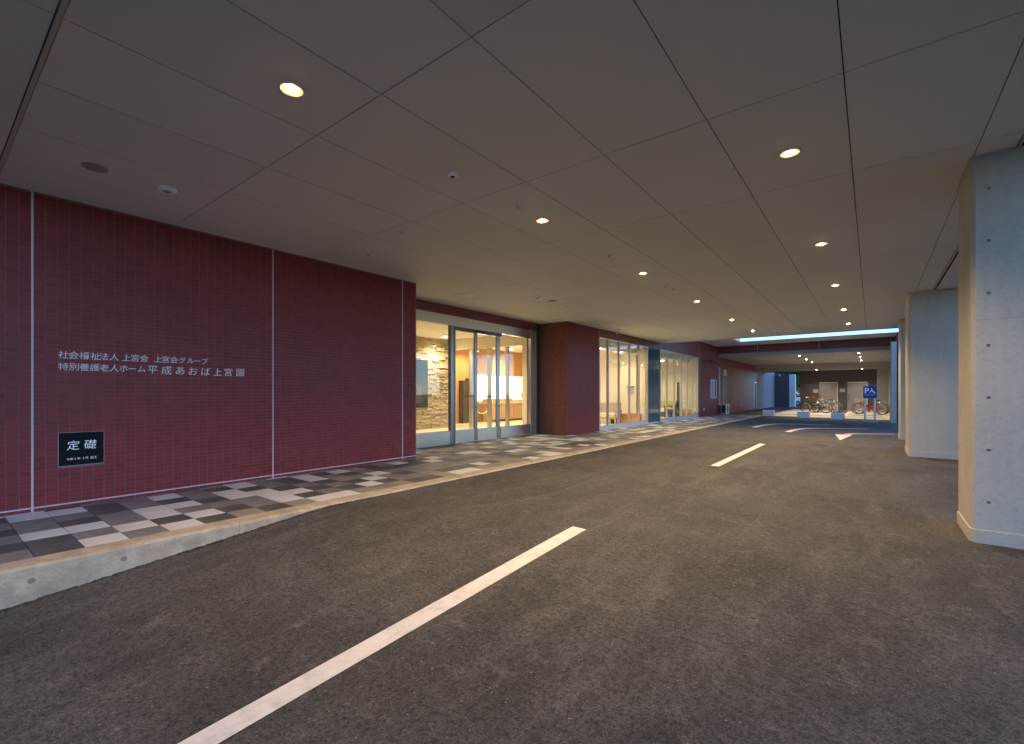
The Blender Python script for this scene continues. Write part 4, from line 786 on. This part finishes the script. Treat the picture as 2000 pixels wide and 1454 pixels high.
# ================================================================== BEYOND THE PASSAGE: CAR, FENCE, TREES
def car(loc, rz, label):
    t = thing("parked_car", loc, label, "car", None, rz)
    prof = [(-2.05, .42), (-2.08, .62), (-1.95, .82), (-1.1, .95), (-.45, 1.40), (.9, 1.46), (1.7, 1.1), (2.05, .95), (2.08, .5), (2.0, .32), (-1.95, .3)]
    m = MB(); n = len(prof); W = [.84 if z < 1 else .66 for _, z in prof]
    vv = [(x, -w, z) for (x, z), w in zip(prof, W)] + [(x, w, z) for (x, z), w in zip(prof, W)]
    m.add(vv, [tuple(range(n)), tuple(range(n, 2 * n))[::-1]] + [(i, (i + 1) % n, n + (i + 1) % n, n + i) for i in range(n)]); m.build("body", "carpaint", t, local=True, bevel=.05, seg=3)
    MB().add([(-1.05, -.72, .97), (-1.05, .72, .97), (-.5, .6, 1.39), (-.5, -.6, 1.39)], [(0, 1, 2, 3)]).build("windscreen", "carglass", t, local=True).location = (-.03, 0, .03)
    for s_ in (-1, 1):
        MB().add([(-.85, s_ * .80, 1.0), (1.5, s_ * .80, 1.05), (.9, s_ * .69, 1.38), (-.42, s_ * .69, 1.33)], [(0, 1, 2, 3)]).build("side_window", "carglass", t, local=True).location = (0, s_ * .02, 0)
        for x in (-1.3, 1.3):
            w = MB().torus((x, s_ * .76, .32), .22, .1, (0, 1, 0), 24, 8).build("wheel", "rubber", t, local=True, smooth=True); MB().lathe([(.0005, .02), (.2, .02), (.2, 0)], (x, s_ * .82, .32), (0, s_, 0), 16).build("rim", "chrome", w, local=True)
        MB().box(-2.1, -1.95, s_ * .55 - .18, s_ * .55 + .18, .66, .8).build("headlight", "lens", t, local=True, bevel=.03)
        MB().box(-.75, -.6, s_ * .92 - .09, s_ * .92 + .09, .98, 1.1).build("mirror", "carpaint", t, local=True, bevel=.03)
    MB().box(-2.11, -2.0, -.5, .5, .35, .5).build("grille", "black", t, local=True); MB().box(-2.12, -2.1, -.16, .16, .5, .6).build("number_plate", "white", t, local=True)
    return t
car((-5.2, 58.5, -.12), R(15), "white car parked outside beyond the far passage opening")
fe = thing("mesh_fence", (-6, 68, -.1), "pale metal fence in front of the trees beyond the white car", "fence")
for k in range(9): MB().cyl((-14 + 2 * k, 66, -.1), (-14 + 2 * k, 66, 1.9), .03, 8).build("post", "mesh_green", fe)
for z in (.2, 1.0, 1.88): MB().cyl((-14, 66, z), (2, 66, z), .022, 8).build("rail", "mesh_green", fe)
for x in range(80): MB().cyl((-13.9 + .2 * x, 66, .2), (-13.9 + .2 * x, 66, 1.88), .005, 4).build("wire", "mesh_green", fe)
def tree(x, y, h, rad, seed, label):
    q = random.Random(seed); t = thing("leafy_tree", (x, y, -.1), label, "tree", "trees beyond the passage")
    tk = MB().cyl((x, y, -.2), (x + .1, y, h * .45), .16, 10, .1)
    limbs = []
    for k in range(9):
        a = q.uniform(0, 6.28); z0 = h * q.uniform(.28, .5); e = Vector((x + math.cos(a) * rad * .7, y + math.sin(a) * rad * .7, z0 + h * q.uniform(.15, .4))); tk.cyl((x + .08, y, z0), e, .06, 6, .015); limbs.append(e)
    tk.build("trunk", "bark", t)
    m = MB(); cl = [e + Vector((q.gauss(0, .4), q.gauss(0, .4), q.gauss(0, .4))) for e in limbs for _ in range(4)] + [Vector((x + q.gauss(0, rad * .4), y + q.gauss(0, rad * .4), h * q.uniform(.25, .95))) for _ in range(26)]
    for c in cl:
        cs = q.uniform(.5, 1.0)
        for _ in range(110):
            p = c + Vector((q.gauss(0, cs * .5), q.gauss(0, cs * .5), q.gauss(0, cs * .4))); s_ = q.uniform(.09, .2); d = Vector((q.uniform(-1, 1), q.uniform(-1, 1), q.uniform(-.6, 1))).normalized(); e = d.orthogonal().normalized(); g = d.cross(e)
            m.add([p - e * s_, p + g * s_ * .5, p + e * s_, p - g * s_ * .5], [(0, 1, 2, 3)])
    m.build("crown", "leaf", t)
for a in ((-9.5, 69.5, 6.5, 1.9, 1, "left leafy tree behind the pale fence"), (-6.6, 70.5, 7.2, 2.1, 2, "middle leafy tree behind the pale fence"), (-3.6, 69.5, 6.0, 1.9, 3, "right leafy tree behind the pale fence"), (-7.8, 75, 8, 2.4, 4, "taller tree behind the left pair of trees"), (-5.0, 76, 8, 2.4, 5, "tallest tree at the back beyond the pale fence")): tree(*a)
def shrub(x, y, h, seed, label):
    q = random.Random(seed); t = thing("leafy_shrub", (x, y, -.1), label, "shrub", "shrubs along the fence"); st_ = MB()
    for k in range(6): st_.cyl((x + q.uniform(-.1, .1), y, -.15), (x + q.uniform(-.5, .5), y + q.uniform(-.4, .4), h * .7), .02, 5, .008)
    st_.build("stems", "bark", t); m = MB()
    for _ in range(2200):
        p = Vector((x + q.gauss(0, .5), y + q.gauss(0, .4), h * q.random() ** .8)); s_ = q.uniform(.06, .13); d = Vector((q.uniform(-1, 1), q.uniform(-1, 1), q.uniform(-.4, 1))).normalized(); e = d.orthogonal().normalized(); g = d.cross(e)
        m.add([p - e * s_, p + g * s_ * .5, p + e * s_, p - g * s_ * .5], [(0, 1, 2, 3)])
    m.build("foliage", "leaf", t)
for a in ((-8.2, 67.3, 3.0, 21, "left dark shrub just behind the pale fence"), (-6.7, 67.2, 3.4, 22, "middle dark shrub just behind the pale fence"), (-5.2, 67.4, 3.1, 23, "right dark shrub just behind the pale fence")): shrub(*a)
